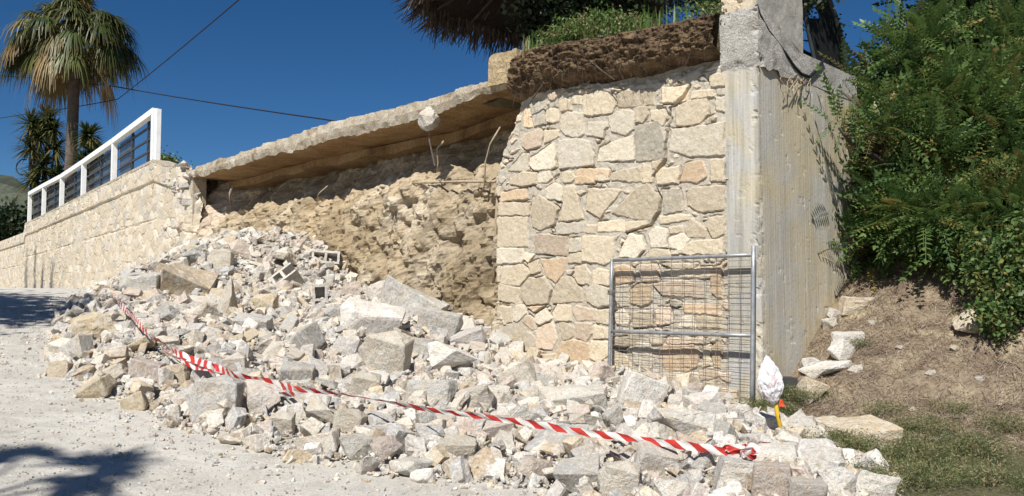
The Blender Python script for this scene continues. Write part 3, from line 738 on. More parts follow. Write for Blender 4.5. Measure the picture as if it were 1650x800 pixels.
tag(link('rubble_bed', mesh_np('rubble_bed', np.stack([BX, BY, BZ], -1), fc, M_BED, False)), 'pale crushed stone and mortar dust filling the rubble heap', 'rubble', kind='stuff')

# ------------------------------------------------------------------ the stones of the heap that can be told apart
TINT = {'W': (.69, .66, .61), 'C': (.62, .565, .485), 'Y': (.57, .475, .335), 'G': (.46, .45, .43), 'P': (.57, .48, .42), 'B': (.42, .34, .25)}
TN = {'W': 'pale white', 'C': 'cream', 'Y': 'yellowish', 'G': 'grey', 'P': 'pinkish', 'B': 'brown'}
placed = []      # (x, y, r)
ALL = []         # (obj, px, py, size, tint, shape, label or None)
def project(p):
    v = Vector(p) - Vector((0, 0, CH)); c, s_ = math.cos(PITCH), math.sin(PITCH)
    f = v.y * c + v.z * s_; up = -v.y * s_ + v.z * c
    return 825 + F * v.x / f, 400 - F * up / f
def add_stone(p, size, tint, shape, rot, label=None, sc=(1, 1, 1), seed=0, name='rubble_stone', me=None):
    me = me or TPL[shape][seed % len(TPL[shape])]
    o = link(name, me); o.rotation_euler = rot; o.scale = [size * k for k in sc]; o.location = p
    c = TINT[tint]; j = random.uniform(.88, 1.12); o.color = (c[0] * j, c[1] * j, c[2] * j * random.uniform(.95, 1.03), 1)
    px, py = project(p); ALL.append([o, px, py, size, tint, shape, label]); placed.append((p[0], p[1], size * .42 * max(sc[0], sc[1]))); return o
# px, py, w, h, tint, shape, roll(deg in the picture), label
FEAT = [
 (303, 411, 50, 36, 'G', 'lump', -12, 'dark grey weathered block jutting out at the far left end of the crest'),
 (236, 452, 66, 26, 'G', 'slab', 2, 'flat light grey slab lying across the far left end of the heap'),
 (300, 453, 72, 44, 'B', 'slab', 28, 'long brown streaked block sloping down beside the flat grey slab'),
 (357, 419, 36, 34, 'C', 'block', 0, 'small squarish cream stone just right of the dark crest block'),
 (388, 397, 42, 30, 'P', 'lump', 5, 'reddish cream stone on the crest below the earth bank'),
 (360, 482, 58, 68, 'C', 'wedge', 15, 'upright cream stone with a straight right side below the crest'),
 (424, 487, 58, 42, 'Y', 'lump', 35, 'orange yellow stone leaning beside the hollow concrete pieces'),
 (568, 468, 30, 30, 'P', 'lump', 0, 'red brown crumbling stone right of the standing hollow block'),
 (598, 512, 92, 46, 'W', 'slab', 22, 'large bright white slab sloping down below the hollow blocks'),
 (662, 487, 92, 50, 'G', 'slab', 30, 'big grey boulder slab tilted up against the earth bank'),
 (708, 521, 62, 50, 'G', 'block', 15, 'grey block just right of the tilted boulder slab'),
 (752, 545, 62, 24, 'G', 'slab', -18, 'thin clean grey slab pointing up to the stone wall'),
 (624, 573, 72, 74, 'C', 'block', 4, 'large cream block with dark underside in the middle of the heap'),
 (681, 562, 40, 40, 'G', 'block', 6, 'small grey cube right of the large cream block'),
 (735, 580, 92, 50, 'W', 'wedge', 30, 'long white wedge below the thin grey slab'),
 (588, 622, 48, 42, 'C', 'block', 8, 'smooth squarish cream stone touching the tape below the large cream block'),
 (427, 553, 68, 50, 'C', 'wedge', 15, 'cream wedge shaped stone above the tape in the left half of the heap'),
 (411, 641, 64, 62, 'C', 'wedge', 60, 'pointed cream stone standing below the tape like a tooth'),
 (350, 643, 74, 68, 'G', 'block', 0, 'dusty grey brown block left of the pointed cream stone'),
 (284, 600, 44, 32, 'Y', 'block', -10, 'yellow block just below the tape at the left side'),
 (240, 597, 50, 34, 'P', 'slab', 10, 'orange grey stone left of the yellow block'),
 (97, 597, 32, 30, 'Y', 'block', 0, 'yellow cube at the leftmost tip of the heap'),
 (124, 562, 42, 30, 'G', 'slab', -22, 'grey slab resting at the left tip above the yellow cube'),
 (150, 528, 66, 48, 'Y', 'lump', 10, 'broad yellow brown lump near the far left edge'),
 (226, 545, 60, 42, 'Y', 'lump', -8, 'yellowish lump left of the start of the red and white tape'),
 (152, 628, 56, 26, 'Y', 'slab', -28, 'long yellow slab on the left edge of the heap'),
 (663, 751, 62, 30, 'W', 'slab', 4, 'flat white stone lying alone at the front edge on the track'),
 (563, 678, 44, 38, 'C', 'block', 18, 'cream cube with brown underside below the tape'),
 (522, 668, 40, 76, 'C', 'wedge', 62, 'tall narrow cream stone under the left part of the tape'),
 (572, 716, 54, 38, 'G', 'lump', 0, 'rounded grey stone at the front edge below the cream cube'),
 (512, 712, 62, 32, 'C', 'slab', -10, 'long cream slab at the front foot of the heap'),
 (837, 608, 52, 46, 'C', 'block', -28, 'cream block tilted up at the foot of the stone wall'),
 (842, 668, 56, 44, 'W', 'wedge', -8, 'white broken stone on the tape at the middle'),
 (906, 710, 104, 34, 'G', 'slab', -8, 'large flat grey slab with dark shade beneath it below the tape'),
 (1033, 631, 66, 60, 'W', 'block', 22, 'big square white grey block leaning in front of the gate'),
 (990, 673, 40, 42, 'G', 'lump', 0, 'round blue grey stone left of the square white block'),
 (1097, 668, 82, 96, 'W', 'wedge', 78, 'tall triangular pale slab standing in front of the gate'),
 (1056, 684, 30, 28, 'G', 'lump', 0, 'small grey lump between the square block and the triangular slab'),
 (925, 645, 92, 42, 'W', 'slab', 2, 'broad rough white slab left of the round blue grey stone'),
 (1000, 770, 60, 52, 'C', 'block', 4, 'cream square faced stone at the bottom of the picture'),
 (1243, 772, 56, 60, 'P', 'block', 0, 'pink stained cream block in the bottom right corner of the heap'),
 (1186, 762, 66, 62, 'W', 'block', 10, 'white block left of the pink stained block'),
 (1316, 732, 58, 46, 'W', 'block', 12, 'white block at the right edge beside the grass'),
 (1232, 735, 92, 28, 'W', 'slab', 0, 'flat white slab under the tape knot'),
 (1402, 780, 64, 48, 'W', 'block', 20, 'rightmost white block in the heap'),
 (1345, 775, 60, 50, 'W', 'lump', 0, 'pale lump left of the rightmost white block'),
 (698, 632, 66, 44, 'G', 'block', 0, 'broad grey stone with mossy underside above the tape'),
 (762, 640, 60, 42, 'C', 'block', -15, 'rough cream block above the tape left of centre'),
 (806, 690, 44, 44, 'P', 'block', 80, 'upright pinkish stone hanging below the tape'),
 (1056, 738, 62, 44, 'C', 'block', 18, 'cream brown block below the right part of the tape'),
 (1128, 742, 54, 36, 'G', 'lump', 0, 'grey lump below the triangular slab'),
 (930, 762, 66, 40, 'G', 'slab', -6, 'grey slab at the bottom right of centre'),
 (862, 752, 62, 34, 'P', 'lump', 0, 'pinkish lump below the large flat grey slab'),
 (478, 602, 58, 30, 'G', 'slab', 6, 'grey slab just above the tape in the left half'),
 (382, 588, 30, 40, 'C', 'block', 85, 'small upright cream stone left of the wedge shaped stone'),
 (335, 598, 52, 42, 'G', 'lump', 0, 'grey lump touching the tape at the left'),
 (560, 560, 44, 40, 'G', 'block', 20, 'grey block left of the large cream block'),
 (490, 548, 52, 34, 'G', 'slab', -30, 'thin grey slab propped up on edge above the tape'),
 (320, 505, 60, 36, 'C', 'lump', 10, 'cream and grey lump below the brown streaked block'),
 (270, 505, 46, 30, 'G', 'lump', 0, 'greyish lump right of where the tape begins'),
 (405, 522, 62, 26, 'G', 'slab', 6, 'flat grey slab below the upright cream stone'),
 (540, 505, 50, 24, 'G', 'slab', 4, 'flat grey slab in front of the standing hollow block'),
 (455, 412, 50, 30, 'C', 'lump', 6, 'cream lump on the top of the heap'),
 (610, 470, 40, 36, 'C', 'lump', 0, 'rough cream lump below the middle of the bank'),
 (870, 640, 40, 30, 'C', 'slab', 25, 'small cream slab above the tape below the wall'),
 (1090, 618, 30, 26, 'C', 'lump', 0, 'small cream lump behind the triangular slab'),
 (960, 600, 50, 36, 'P', 'lump', 0, 'pale pink lump at the left foot of the gate'),
 (1140, 650, 60, 40, 'W', 'lump', 0, 'white lump right of the triangular slab'),
 (1200, 672, 34, 46, 'W', 'slab', 65, 'thin white slab standing at the gate foot'),
 (690, 700, 46, 34, 'G', 'lump', 0, 'grey lump below the tape near the front'),
 (740, 720, 50, 36, 'C', 'block', 10, 'cream block near the front edge'),
 (620, 720, 44, 34, 'P', 'lump', 0, 'pinkish lump near the front edge'),
 (455, 680, 40, 30, 'C', 'block', 0, 'small cream block right of the pointed stone'),
 (300, 655, 40, 30, 'C', 'lump', 0, 'cream lump left of the dusty grey brown block'),
 (216, 650, 40, 26, 'Y', 'slab', -20, 'yellowish slab at the lower left edge'),
 (190, 600, 44, 30, 'C', 'lump', 0, 'cream lump in the left tip of the heap'),
 (1300, 790, 54, 40, 'C', 'block', 6, 'cream block at the very bottom right of the pink stained block'),
 (1080, 790, 60, 40, 'W', 'lump', 0, 'white lump at the bottom below the right part of the tape'),
]
DEFER = []
for i, (px, py, w_, h_, tn, shp, roll, lab) in enumerate(FEAT):
    q = hit(px, py + h_ * .12); D = q[1]; m = D / F; W_ = w_ * m * 1.1; H_ = h_ * m * 1.12
    q = hit(px, py + h_ * .10, .22 * min(W_, H_)); R = random.Random(i * 7 + 3)
    flat = {'slab': .32, 'block': .75, 'lump': .75, 'wedge': .7}[shp]
    big = max(W_, H_)
    ar = math.radians(roll); ca, sa = abs(math.cos(ar)), abs(math.sin(ar))
    if roll and abs(roll) > 45: bw, bh = H_, W_
    else: bw, bh = W_, H_
    sc = (bw / 1.0, bw * R.uniform(.75, 1.0), bh / flat * 1.05)
    yaw = R.uniform(-.25, .25)
    rot = (Matrix.Rotation(math.radians(R.uniform(-8, 22)), 3, 'X') @ Matrix.Rotation(ar, 3, 'Y') @ Matrix.Rotation(yaw, 3, 'Z')).to_euler()
    add_stone(tuple(q), 1.0, tn, shp, rot, lab, sc, i * 3 + 1)
    placed[-1] = (q[0], q[1], big * .40); ALL[-1][3] = big
NF = len(ALL)
# fill to 300 with stones found in the gaps, seen from above
R = random.Random(21); cand = []
for _ in range(26000):
    s_ = R.uniform(-3.6, 17.6); d_ = R.uniform(-.9, 6.9); p = W0 + s_ * U + d_ * N; cand.append((p[0], p[1], s_, d_))
cx = np.array([c[0] for c in cand]); cy = np.array([c[1] for c in cand]); chh = pile_h(cx, cy)
def inside_walls(s_, d_): return (.0 < s_ < 5.2 and d_ < .14) or (s_ < .05 and d_ < .22)
k = 0
for (x, y, s_, d_), hh in zip(cand, chh):
    if len(ALL) >= 292: break
    k += 1
    if hh < .04 or s_ + .75 * d_ < -.5 or inside_walls(s_, d_): continue
    z = surf1(x, y); px, py = project((x, y, z))
    if not (-10 < px < 1500 and py < 812): continue
    D = y; size = (R.uniform(.2, .38) if k < 9000 else R.uniform(.14, .26)) * (1.0 if D < 13 else 1.15)
    if size * .5 / max(D, 1) * F < 6: continue
    if any((x - a) ** 2 + (y - b) ** 2 < ((size * .42 + c) * .86) ** 2 for a, b, c in placed): continue
    shp = R.choice(['block', 'lump', 'slab', 'wedge', 'wedge', 'slab']); tn = R.choice('WCWGWCGPGCGW')
    if px < 420 and R.random() < .3: tn = R.choice('YCY')
    rot = (R.gauss(0, .55), R.gauss(0, .55), R.uniform(0, 6.28))
    add_stone((x, y, z + size * .12), size, tn, shp, rot, None, (1, R.uniform(.75, 1.05), R.uniform(.8, 1.2)), R.randrange(99))

# labels: by size, colour and shape, then by place
SHN = {'block': 'blocky', 'lump': 'lumpy', 'slab': 'flat', 'wedge': 'wedge shaped'}
def zone(px, py):
    if px > 1200: return 'at the right end by the grass'
    row = 'high' if py < 520 and px < 800 else ''
    if px > 975: return 'in front of the gate'
    if px > 800: return 'below the stone wall'
    if py < 520: return 'near the crest' if px > 260 else 'at the far left tip'
    if px > 520: return 'in the middle of the heap' if py < 650 else 'at the front foot'
    if px > 260: return 'in the left half' if py < 640 else 'at the left front foot'
    return 'at the far left tip'
ORD = ['leftmost', 'second from left', 'third from left', 'fourth from left', 'fifth from left', 'sixth from left', 'seventh from left', 'eighth from left', 'ninth from left', 'tenth from left']
byl = {}
for a in ALL:
    if a[6] is None:
        sz = 'large' if a[3] > .36 else ('medium' if a[3] > .25 else 'small'); key = (sz, TN[a[4]], SHN[a[5]], zone(a[1], a[2])); byl.setdefault(key, []).append(a)
for key, L in byl.items():
    L.sort(key=lambda a: a[1])
    for i, a in enumerate(L):
        base = f'{key[0]} {key[1]} {key[2]} stone {key[3]}'
        a[6] = base if len(L) == 1 else f'{ORD[min(i, 9)]} {base}'
for a in ALL: tag(a[0], a[6], 'stone', 'broken stones in the rubble heap')

# hollow concrete blocks
def hollow_block(name, q, size, rot, label, cells=2, broken=0.0):
    L, Wd, H = .42, .2, .2; b = bmesh.new(); t = .034; mb = MB()
    ys = (-Wd / 2 + t / 2, Wd / 2 - t / 2)
    X = Vector((1, 0, 0)); Y = Vector((0, 1, 0)); Zv = Vector((0, 0, 1))
    for y in ys: mb.box((0, y, 0), X, Y, Zv, L / 2, t / 2, H / 2)
    xs = np.linspace(-L / 2 + t / 2, L / 2 - t / 2, cells + 1)
    for x in xs[:len(xs) - (1 if broken else 0)]: mb.box((x, 0, 0), X, Y, Zv, t / 2, Wd / 2 - t - .001, H / 2 - .002)
    mb.box((0, 0, -H / 2 + .016), X, Y, Zv, L / 2 - t - .001, Wd / 2 - t - .002, .012)
    me = mb.mesh('hollow_block', M_ROCK); bm = bmesh.new(); bm.from_mesh(me)
    for _ in range(3): bmesh.ops.subdivide_edges(bm, edges=[e for e in bm.edges if e.calc_length() > .05], cuts=1)
    co = np.array([v.co for v in bm.verts]); nz = np.stack([fbm(co, 12, 3, k_) for k_ in (1, 2, 3)], -1) * .012
    for v, c in zip(bm.verts, co + nz):
        v.co = c
    bm.to_mesh(me); bm.free()
    o = link('hollow_block', me); o.location = q; o.rotation_euler = rot; o.scale = (size,) * 3; o.color = (.52, .50, .455, 1)
    return tag(o, label, 'concrete block', 'broken hollow concrete blocks in the heap')
q = hit(527, 418); hollow_block('hb', (q[0], q[1] - .1, q[2] + .0), 1.45, Euler((math.radians(72), math.radians(4), math.radians(8))), 'hollow grey concrete block with its cavities open on top of the heap')
q = hit(518, 486); hollow_block('hb', (q[0], q[1] - .12, q[2] + .03), 1.35, Euler((math.radians(80), math.radians(88), math.radians(4))), 'standing hollow grey block with a vertical slot below the crest', broken=1)
q = hit(458, 458); hollow_block('hb', (q[0], q[1] - .12, q[2] + .02), 1.8, Euler((math.radians(38), math.radians(-38), math.radians(10))), 'long leaning piece of hollow grey block with notched lower edge', 3, 1)

# ------------------------------------------------------------------ the countless small stones
def scatter(name, n, smin, smax, label, seed, big_ok=False, toe=False, tpl=SMALL, fl=(-3.8, 17.8, -1, 7.3), free=.85):
    r = np.random.default_rng(seed); s = r.uniform(fl[0], fl[1], n); d = r.uniform(fl[2], fl[3], n)
    x = W0[0] + s * U[0] + d * N[0]; y = W0[1] + s * U[1] + d * N[1]; h = pile_h(x, y)
    ok = (h > .0) if not toe else ((h > -.30) & (h < .25) & (r.random(n) < np.exp(-np.maximum(-h, 0) / .13)))
    ok &= (s + .75 * d > -.55)
    ok &= ~((s > 0) & (s < 5.2) & (d < .1)) & ~((s <= .05) & (d < .15))
    if toe: ok &= ~((s < -.2) & (d < 3.0))
    PL = np.array(placed)
    if free > 0:
        for a in range(0, n, 4000):
            dd = np.hypot(x[a:a + 4000, None] - PL[:, 0], y[a:a + 4000, None] - PL[:, 1]); ok[a:a + 4000] &= ~(dd < PL[:, 2] * free).any(1)
    s, d, x, y, h = s[ok], d[ok], x[ok], y[ok], h[ok]
    z = surf(x, y); size = smin + (smax - smin) * r.random(len(x)) ** 2.2
    V = []; Fc = []; C = []; off = 0; keys = list('WCGCGCYPGWCB')
    for i in range(len(x)):
        v, f = tpl[r.integers(len(tpl))]; e = Euler((r.normal(0, .75), r.normal(0, .75), r.uniform(0, 6.28))).to_matrix()
        M = np.array(e) * size[i]; vv = v @ M.T + [x[i], y[i], z[i] + size[i] * .08]
        V.append(vv); Fc.append(f + off); off += len(v); c = np.array(TINT[keys[r.integers(len(keys))]]) * r.uniform(.85, 1.12)
        C.append(np.repeat(c[None], len(v), 0))
    me = mesh_np(name, np.concatenate(V), np.concatenate(Fc), M_RUB, False, cols=np.concatenate(C))
    return tag(link(name, me), label, 'rubble', kind='stuff')
scatter('rubble', 10500, .08, .36, 'smaller broken stones filling the gaps of the heap', 31, tpl=MED, free=.78)
scatter('stone_chips', 24000, .02, .10, 'chips and crumbs of stone between the larger pieces', 32)
scatter('gravel', 26000, .01, .065, 'loose gravel strewn on the track along the foot of the heap', 33, toe=True)
def road_grit():
    r = np.random.default_rng(8); n = 14000; D = 5.2 + 9 * r.random(n) ** 1.4; X = D * r.uniform(-.66, .1, n); h = pile_h(X, D); ok = h < -.02
    X, D = X[ok], D[ok]; z = ground_h(X, D); V = []; Fc = []; C = []; off = 0
    for i in range(len(X)):
        v, f = SMALL[r.integers(16)]; sz = .006 + .022 * r.random() ** 3; a = r.uniform(0, 6.28); ca, sa = math.cos(a), math.sin(a)
        M = np.array([[ca, -sa, 0], [sa, ca, 0], [0, 0, 1]]) * sz; V.append(v @ M.T + [X[i], D[i], z[i] + sz * .15]); Fc.append(f + off); off += len(v)
        C.append(np.repeat((np.array(TINT['WCG'[r.integers(3)]]) * r.uniform(.75, 1.1))[None], len(v), 0))
    tag(link('grit', mesh_np('grit', np.concatenate(V), np.concatenate(Fc), M_RUB, False, cols=np.concatenate(C))), 'fine grit lying loose on the dusty track', 'gravel', kind='stuff')
road_grit()

# ------------------------------------------------------------------ concrete pillar and side wall
E_ = -N
def SP(s, e, z): p = W0 + s * U - e * N; return (float(p[0]), float(p[1]), float(z))
def pillar():
    root = empty('concrete_wall', SP(.2, .2, 0)); tag(root, 'board marked concrete side wall with a grey pillar face at its corner', 'wall')
    path = [(.475, -.02 + .3), (.475, .0)] + [(x, 0.) for x in np.arange(.45, .05, -.025)] + [(.035 - .035 * math.sin(a), .035 - .035 * math.cos(a)) for a in np.linspace(0, math.pi / 2, 5)] + [(0., x) for x in np.concatenate([np.arange(.06, 3.6, .03), np.arange(3.6, 8, .12)])]
    pth = np.array(path); z = np.concatenate([np.arange(-.3, 4.56, .03)]); S, Z = np.meshgrid(pth[:, 0], z); Ee, _ = np.meshgrid(pth[:, 1], z)
    P = np.stack([W0[0] + S * U[0] - Ee * N[0], W0[1] + S * U[1] - Ee * N[1], Z], -1)
    cor = np.exp(-((S + Ee) / .085) ** 2)
    pit = sstep(.05, .4, fbm(P, 11, 4, 91)) * .028 * cor + sstep(.34, .6, fbm(P, 9, 4, 92)) * .008
    side = (Ee > .06)
    board = side * (.002 * np.sin(Ee * 2 * np.pi / .14) ** 8 + .003 * (vnoise(np.stack([np.floor(Ee / .14), 0 * Ee, 0 * Ee], -1) + .5)))
    gen = .006 * fbm(P, 2, 4, 93)
    dep = gen - pit - board
    nrm = np.where((Ee > .035)[..., None], (-U)[None, None], N[None, None])
    P[..., 0] += nrm[..., 0] * dep; P[..., 1] += nrm[..., 1] * dep
    fcc = grid_faces(*S.shape, flip=True); me = mesh_np('conc', P, fcc, M_CONC, False); me.materials.append(M_FACE)
    me.polygons.foreach_set('material_index', ((S.ravel()[fcc].mean(1) > .004)).astype(np.int32)); part('wall_face', me, root)
    b = MB(); b.quadstrip([[SP(.46, .3, zz), SP(.03, .03, zz), SP(.03, 8, zz), SP(.3, 8, zz), SP(.3, .3, zz)] for zz in (4.0, 4.53)]); b.quadstrip([[SP(.3, .3, zz), SP(-.005, .3, zz), SP(-.005, 3.2, zz), SP(.3, 3.2, zz)] for zz in (4.535, 4.95)])
    part('wall_core', b.mesh('wc', M_CONC2), root)
    # head block above the crack, rough bottom edge
    n = 40; rings = []; bm_z = []
    zs = np.linspace(4.50, 5.30, 26); V = []
    pp = [(.52, .42), (.52, -.045)] + [(x, -.045) for x in np.linspace(.48, 0, 14)] + [(-.045, -.045)] + [(-.045, x) for x in np.linspace(0, .6, 16)] + [(-.03, .8), (-.02, 1.1), (-.015, 1.35)]
    for zz in zs:
        for (a, c) in pp: V.append((a, c, zz))
    V = np.array(V); ragged = .10 * fbm(V, 6, 3, 95); low = sstep(4.66, 4.5, V[:, 2])
    tp = np.interp(V[:, 1], [0, 2], [5.3, 4.75]); V[:, 2] = 4.5 + (V[:, 2] - 4.5) * (tp - 4.5) / .8 + low * ragged
    k = .025 * fbm(V, 7, 4, 96) - .05 * low * (V[:, 1] < .1) - .05 * np.exp(-(np.abs(V[:, 0] + .045) + np.abs(V[:, 1] + .045)) ** 2 / .006) * sstep(0, .4, fbm(V, 9, 3, 97))
    fr = (V[:, 1] <= -.04)
    V[:, 1] -= k * fr; V[:, 0] -= k * (~fr)
    P = np.stack([W0[0] + V[:, 0] * U[0] - V[:, 1] * N[0], W0[1] + V[:, 0] * U[1] - V[:, 1] * N[1], V[:, 2]], -1)
    part('pillar_head', mesh_np('head', P, grid_faces(26, len(pp), flip=True), M_CONC2, False), root)
    # stone and concrete parapet above
    zs = np.linspace(5.29, 6.4, 30); V = []
    pp = [(.50, .42), (.50, 0.)] + [(x, 0.) for x in np.linspace(.48, .02, 16)] + [(.0, .02)] + [(.0, x) for x in np.linspace(.06, 1.35, 40)]
    for zz in zs:
        for (a, c) in pp: V.append((a, c, zz))
    V = np.array(V)
    zb = np.interp(V[:, 1], [0, 2], [5.29, 4.72]); zt = np.interp(V[:, 1], [0, .6, 2.6], [6.4, 6.3, 5.35]); V[:, 2] = zb + (zt - zb) * (V[:, 2] - 5.29) / 1.11
    f1, f2, idc = worley(np.stack([V[:, 0] + V[:, 1], V[:, 2]], -1), np.array([.26, .2]), 4); ins = sstep(.03, .15, f2 - f1); fr = V[:, 1] <= .01
    h = np.where(fr, .03 * ins, .0) + .015 * fbm(V, 5, 4, 98)
    colr = np.where(fr[:, None], np.array(CR)[None] * (.75 + .25 * ins[:, None]), np.array([.40, .385, .34])[None])
    V[:, 1] -= h * fr; V[:, 0] -= h * (~fr)
    P = np.stack([W0[0] + V[:, 0] * U[0] - V[:, 1] * N[0], W0[1] + V[:, 0] * U[1] - V[:, 1] * N[1], V[:, 2]], -1)
    part('parapet', mesh_np('parapet', P, grid_faces(30, len(pp), flip=True), M_WALL, False, cols=colr), root)
    # cable draped over the side
    def side_pt(px, py, out=.03):
        r = ray(px, py); u_ = -U; t = (u_ @ W0 + out) / (u_ @ r[:2]); p = r * t; return Vector((p[0], p[1], p[2] + CH))
    b = MB(); b.tube([side_pt(*q) for q in ((1219, 8), (1224, 24), (1238, 50), (1255, 72), (1268, 90), (1280, 108), (1292, 120), (1304, 124), (1316, 112), (1328, 96))], .022, 6)
    tag(link('pipe', b.mesh('pipe', M_CABLE, True)), 'thick dark cable hanging over the top of the concrete wall', 'cable')
    b = MB()
    for q in range(14):
        x0 = random.uniform(1255, 1305); y0 = random.uniform(112, 132); pts = [side_pt(x0 + random.uniform(-3, 3) + k_ * random.uniform(-2, 3), y0 + k_ * random.uniform(4, 9), .02 + .02 * k_) for k_ in range(4)]; b.tube(pts, .006, 4)
    tag(link('dry_creeper', b.mesh('dry', M_ROOT)), 'dry hanging roots over the shoulder of the concrete wall', 'roots')
    return side_pt
SIDE = pillar()

# dark curved screen behind the parapet
def screen():
    root = empty('shade_screen', SP(.0, 2, 5)); tag(root, 'dark shade cloth screen on a curved frame above the concrete wall', 'screen')
    outer = [SIDE(px, py, -.15) for px, py in ((1322, -30), (1334, 0), (1345, 30), (1354, 60), (1361, 95), (1364, 140))]
    inner = [SIDE(px, py, -.15) for px, py in ((1290, -30), (1294, 0), (1298, 30), (1304, 60), (1312, 95), (1318, 140))]
    b = MB(); b.tube(outer, .06, 8); part('frame', b.mesh('f', M_DARKMETAL, True), root)
    b = MB(); b.tube(inner, .03, 8); part('frame', b.mesh('f', M_DARKMETAL, True), root)
    mbx = MB(); off = Vector((*(U * -.012), 0)); n = len(outer); mid = [(o * .45 + i * .55) for o, i in zip(outer, inner)]
    mbx.quadstrip([[o, m_, m_ + off, o + off] for o, m_ in zip(outer, mid)])
    mbx.quadstrip([[o, m_, m_ + off, o + off] for o, m_ in zip(mid[2:], inner[2:])])
    part('cloth', mbx.mesh('cloth', mat_simple('shade_cloth', (.008, .01, .01), .95)), root)
screen()

# ------------------------------------------------------------------ soil and root mat over the stone wall
def top_soil():
    s = np.arange(.5, 4.42, .02); nz = 70; v = np.linspace(0, 1, nz); S = np.repeat(s[None], nz, 0)
    zb = np.interp(s, [.4, 1.8, 3, 4.6], [4.60, 4.62, 4.76, 4.62]) - .03; zt = np.interp(s, [.4, 1.2, 2.6, 4.0, 4.45, 4.8], [5.36, 5.40, 5.50, 5.64, 5.55, 5.15])
    Vv = np.repeat(v[:, None], len(s), 1); Z = zb + (zt - zb) * Vv
    P = np.stack([S, 0 * S, Z], -1)
    under = sstep(.32, .05, Vv) * (.34 + .3 * sstep(2.2, 1.0, S)) 
    d = .08 + .17 * np.sin(np.clip(Vv, 0, 1) * np.pi * .8) - under + .16 * fbm(P, 2.2, 4, 101) + .12 * fbm(P * [1, 1, 2.2], 6, 4, 102) + .05 * fbm(P, 22, 3, 103)
    d -= .35 * sstep(.86, 1., Vv) ** 2
    d -= .2 * sstep(.15, .45, fbm(P, 2.6, 3, 105)) * sstep(.65, .3, Vv)
    Vx = WPa(S, d, Z); me = mesh_np('topsoil', Vx, grid_faces(nz, len(s), flip=True), mat_soil('root_matted_soil', [(.32, (.045, .028, .017)), (.48, (.14, .092, .052)), (.6, (.24, .165, .095)), (.74, (.38, .30, .20))], 3.6, 30, 1., True), False)
    tag(link('root_matted_soil', me), 'dark root matted soil layer overhanging the stone wall', 'soil', kind='structure')
    # back cover from the lip to the terrace
    b = MB(); rings = []
    for q in np.arange(.45, 4.4, .25):
        zt_ = float(np.interp(q, [.4, 1.2, 2.6, 4.0, 4.45, 4.8], [5.36, 5.40, 5.50, 5.64, 5.55, 5.15])) - .03
        rings.append([WP(q, .05, zt_), WP(q, -1.1, zt_ + .02), WP(q, -1.1, 4.4), WP(q, .02 if q > 99 else -.2, 4.55)])
    b.quadstrip(rings); tag(link('terrace_edge_soil', b.mesh('tes', M_TERR)), 'dark soil body behind the overhanging root mat', kind='structure')
    # rootlets
    b = MB(); r = random.Random(5)
    for _ in range(260):
        q = r.uniform(.55, 4.3); zt_ = float(np.interp(q, [.4, 4.6], [5.35, 5.55])); z0 = r.uniform(4.75, zt_); L = r.uniform(.06, .28); p = Vector(WP(q, .22 + r.uniform(-.08, .14), z0)); dx = r.uniform(-.5, .5)
        pts = [p + Vector((U[0] * dx * t_ * L + N[0] * r.uniform(0, .04), U[1] * dx * t_ * L, -L * t_ + r.uniform(-.02, .02))) for t_ in (0, .35, .7, 1)]; b.tube(pts, [.003, .0025, .002, .001], 3, False)
    for (q, z0, q1, z1) in ((2.62, 5.05, 2.27, 4.72), (1.0, 5.0, 1.28, 4.78), (3.6, 4.9, 4.1, 4.62)):
        b.tube([WP(q, .26, z0), WP((q + q1) / 2, .2, (z0 + z1) / 2 - .01), WP(q1, .12, z1)], [.014, .011, .008], 5)
    tag(link('rootlets', b.mesh('rootlets', M_TRUNK)), 'fine dry rootlets hanging out of the dark soil layer', 'roots', kind='stuff')
top_soil()

# block at the end of the slab, lump hanging below it
def rocky_box(name, c, ax, ay, az, hx, hy, hz, mat, amp=.03, seed=0, cut=.09):
    mb = MB(); mb.box((0, 0, 0), ax, ay, az, hx, hy, hz); me = mb.mesh(name, mat); bm = bmesh.new(); bm.from_mesh(me)
    for _ in range(6):
        le = [e for e in bm.edges if e.calc_length() > cut]
        if not le: break
        bmesh.ops.subdivide_edges(bm, edges=le, cuts=1, use_grid_fill=True)
    bmesh.ops.triangulate(bm, faces=bm.faces); bm.normal_update(); co = np.array([v.co for v in bm.verts]); nn = np.array([v.normal for v in bm.verts])
    q = fbm(co, 4, 4, seed) * amp + fbm(co, 14, 3, seed + 1) * amp * .4; co = co + nn * q[:, None]
    for v, k_ in zip(bm.verts, co): v.co = k_
    bm.to_mesh(me); bm.free(); me.update(); o = link(name, me); o.location = c; return o
u3, n3, z3 = (*U, 0), (*N, 0), (0, 0, 1)
M_OCH = mat_soil('ochre_concrete', [(.3, (.34, .24, .12)), (.6, (.50, .40, .25)), (.75, (.6, .52, .38))], 1.8, 24, .7)
s0, z0 = on_plane(818, 114, .0); tag(rocky_box('kerb_block', WP(s0, -.12, z0 + .02), u3, n3, z3, .36, .26, .27, M_OCH, .05, 3), 'ochre concrete kerb block on the raised end of the slab', 'concrete block')
s0, z0 = on_plane(690, 198, .1); o = link('concrete_lump', rock_mesh(779, (1, .9, 1), 3, .05, M_ROCK, 0., 40)); o.location = WP(s0, .08, z0 + .05); o.scale = (.42, .42, .44); o.color = (.60, .56, .49, 1)
tag(o, 'pale round lump of concrete dangling under the slab edge', 'concrete lump')
b = MB(); b.tube([WP(s0, .0, z0 + .45), WP(s0, .08, z0 + .05), WP(s0 + .02, .05, z0 - .35), WP(s0 + .04, -.1, z0 - .8)], .014, 5); adopt(link('steel_bar', b.mesh('bar', M_WIRE)), empty('tmp')) if False else part('steel_bar', b.mesh('bar', M_WIRE), o) if False else None
rb = link('steel_bar', b.mesh('bar', M_WIRE)); tag(rb, 'thin bent steel bar that holds the dangling concrete lump', 'steel bar')

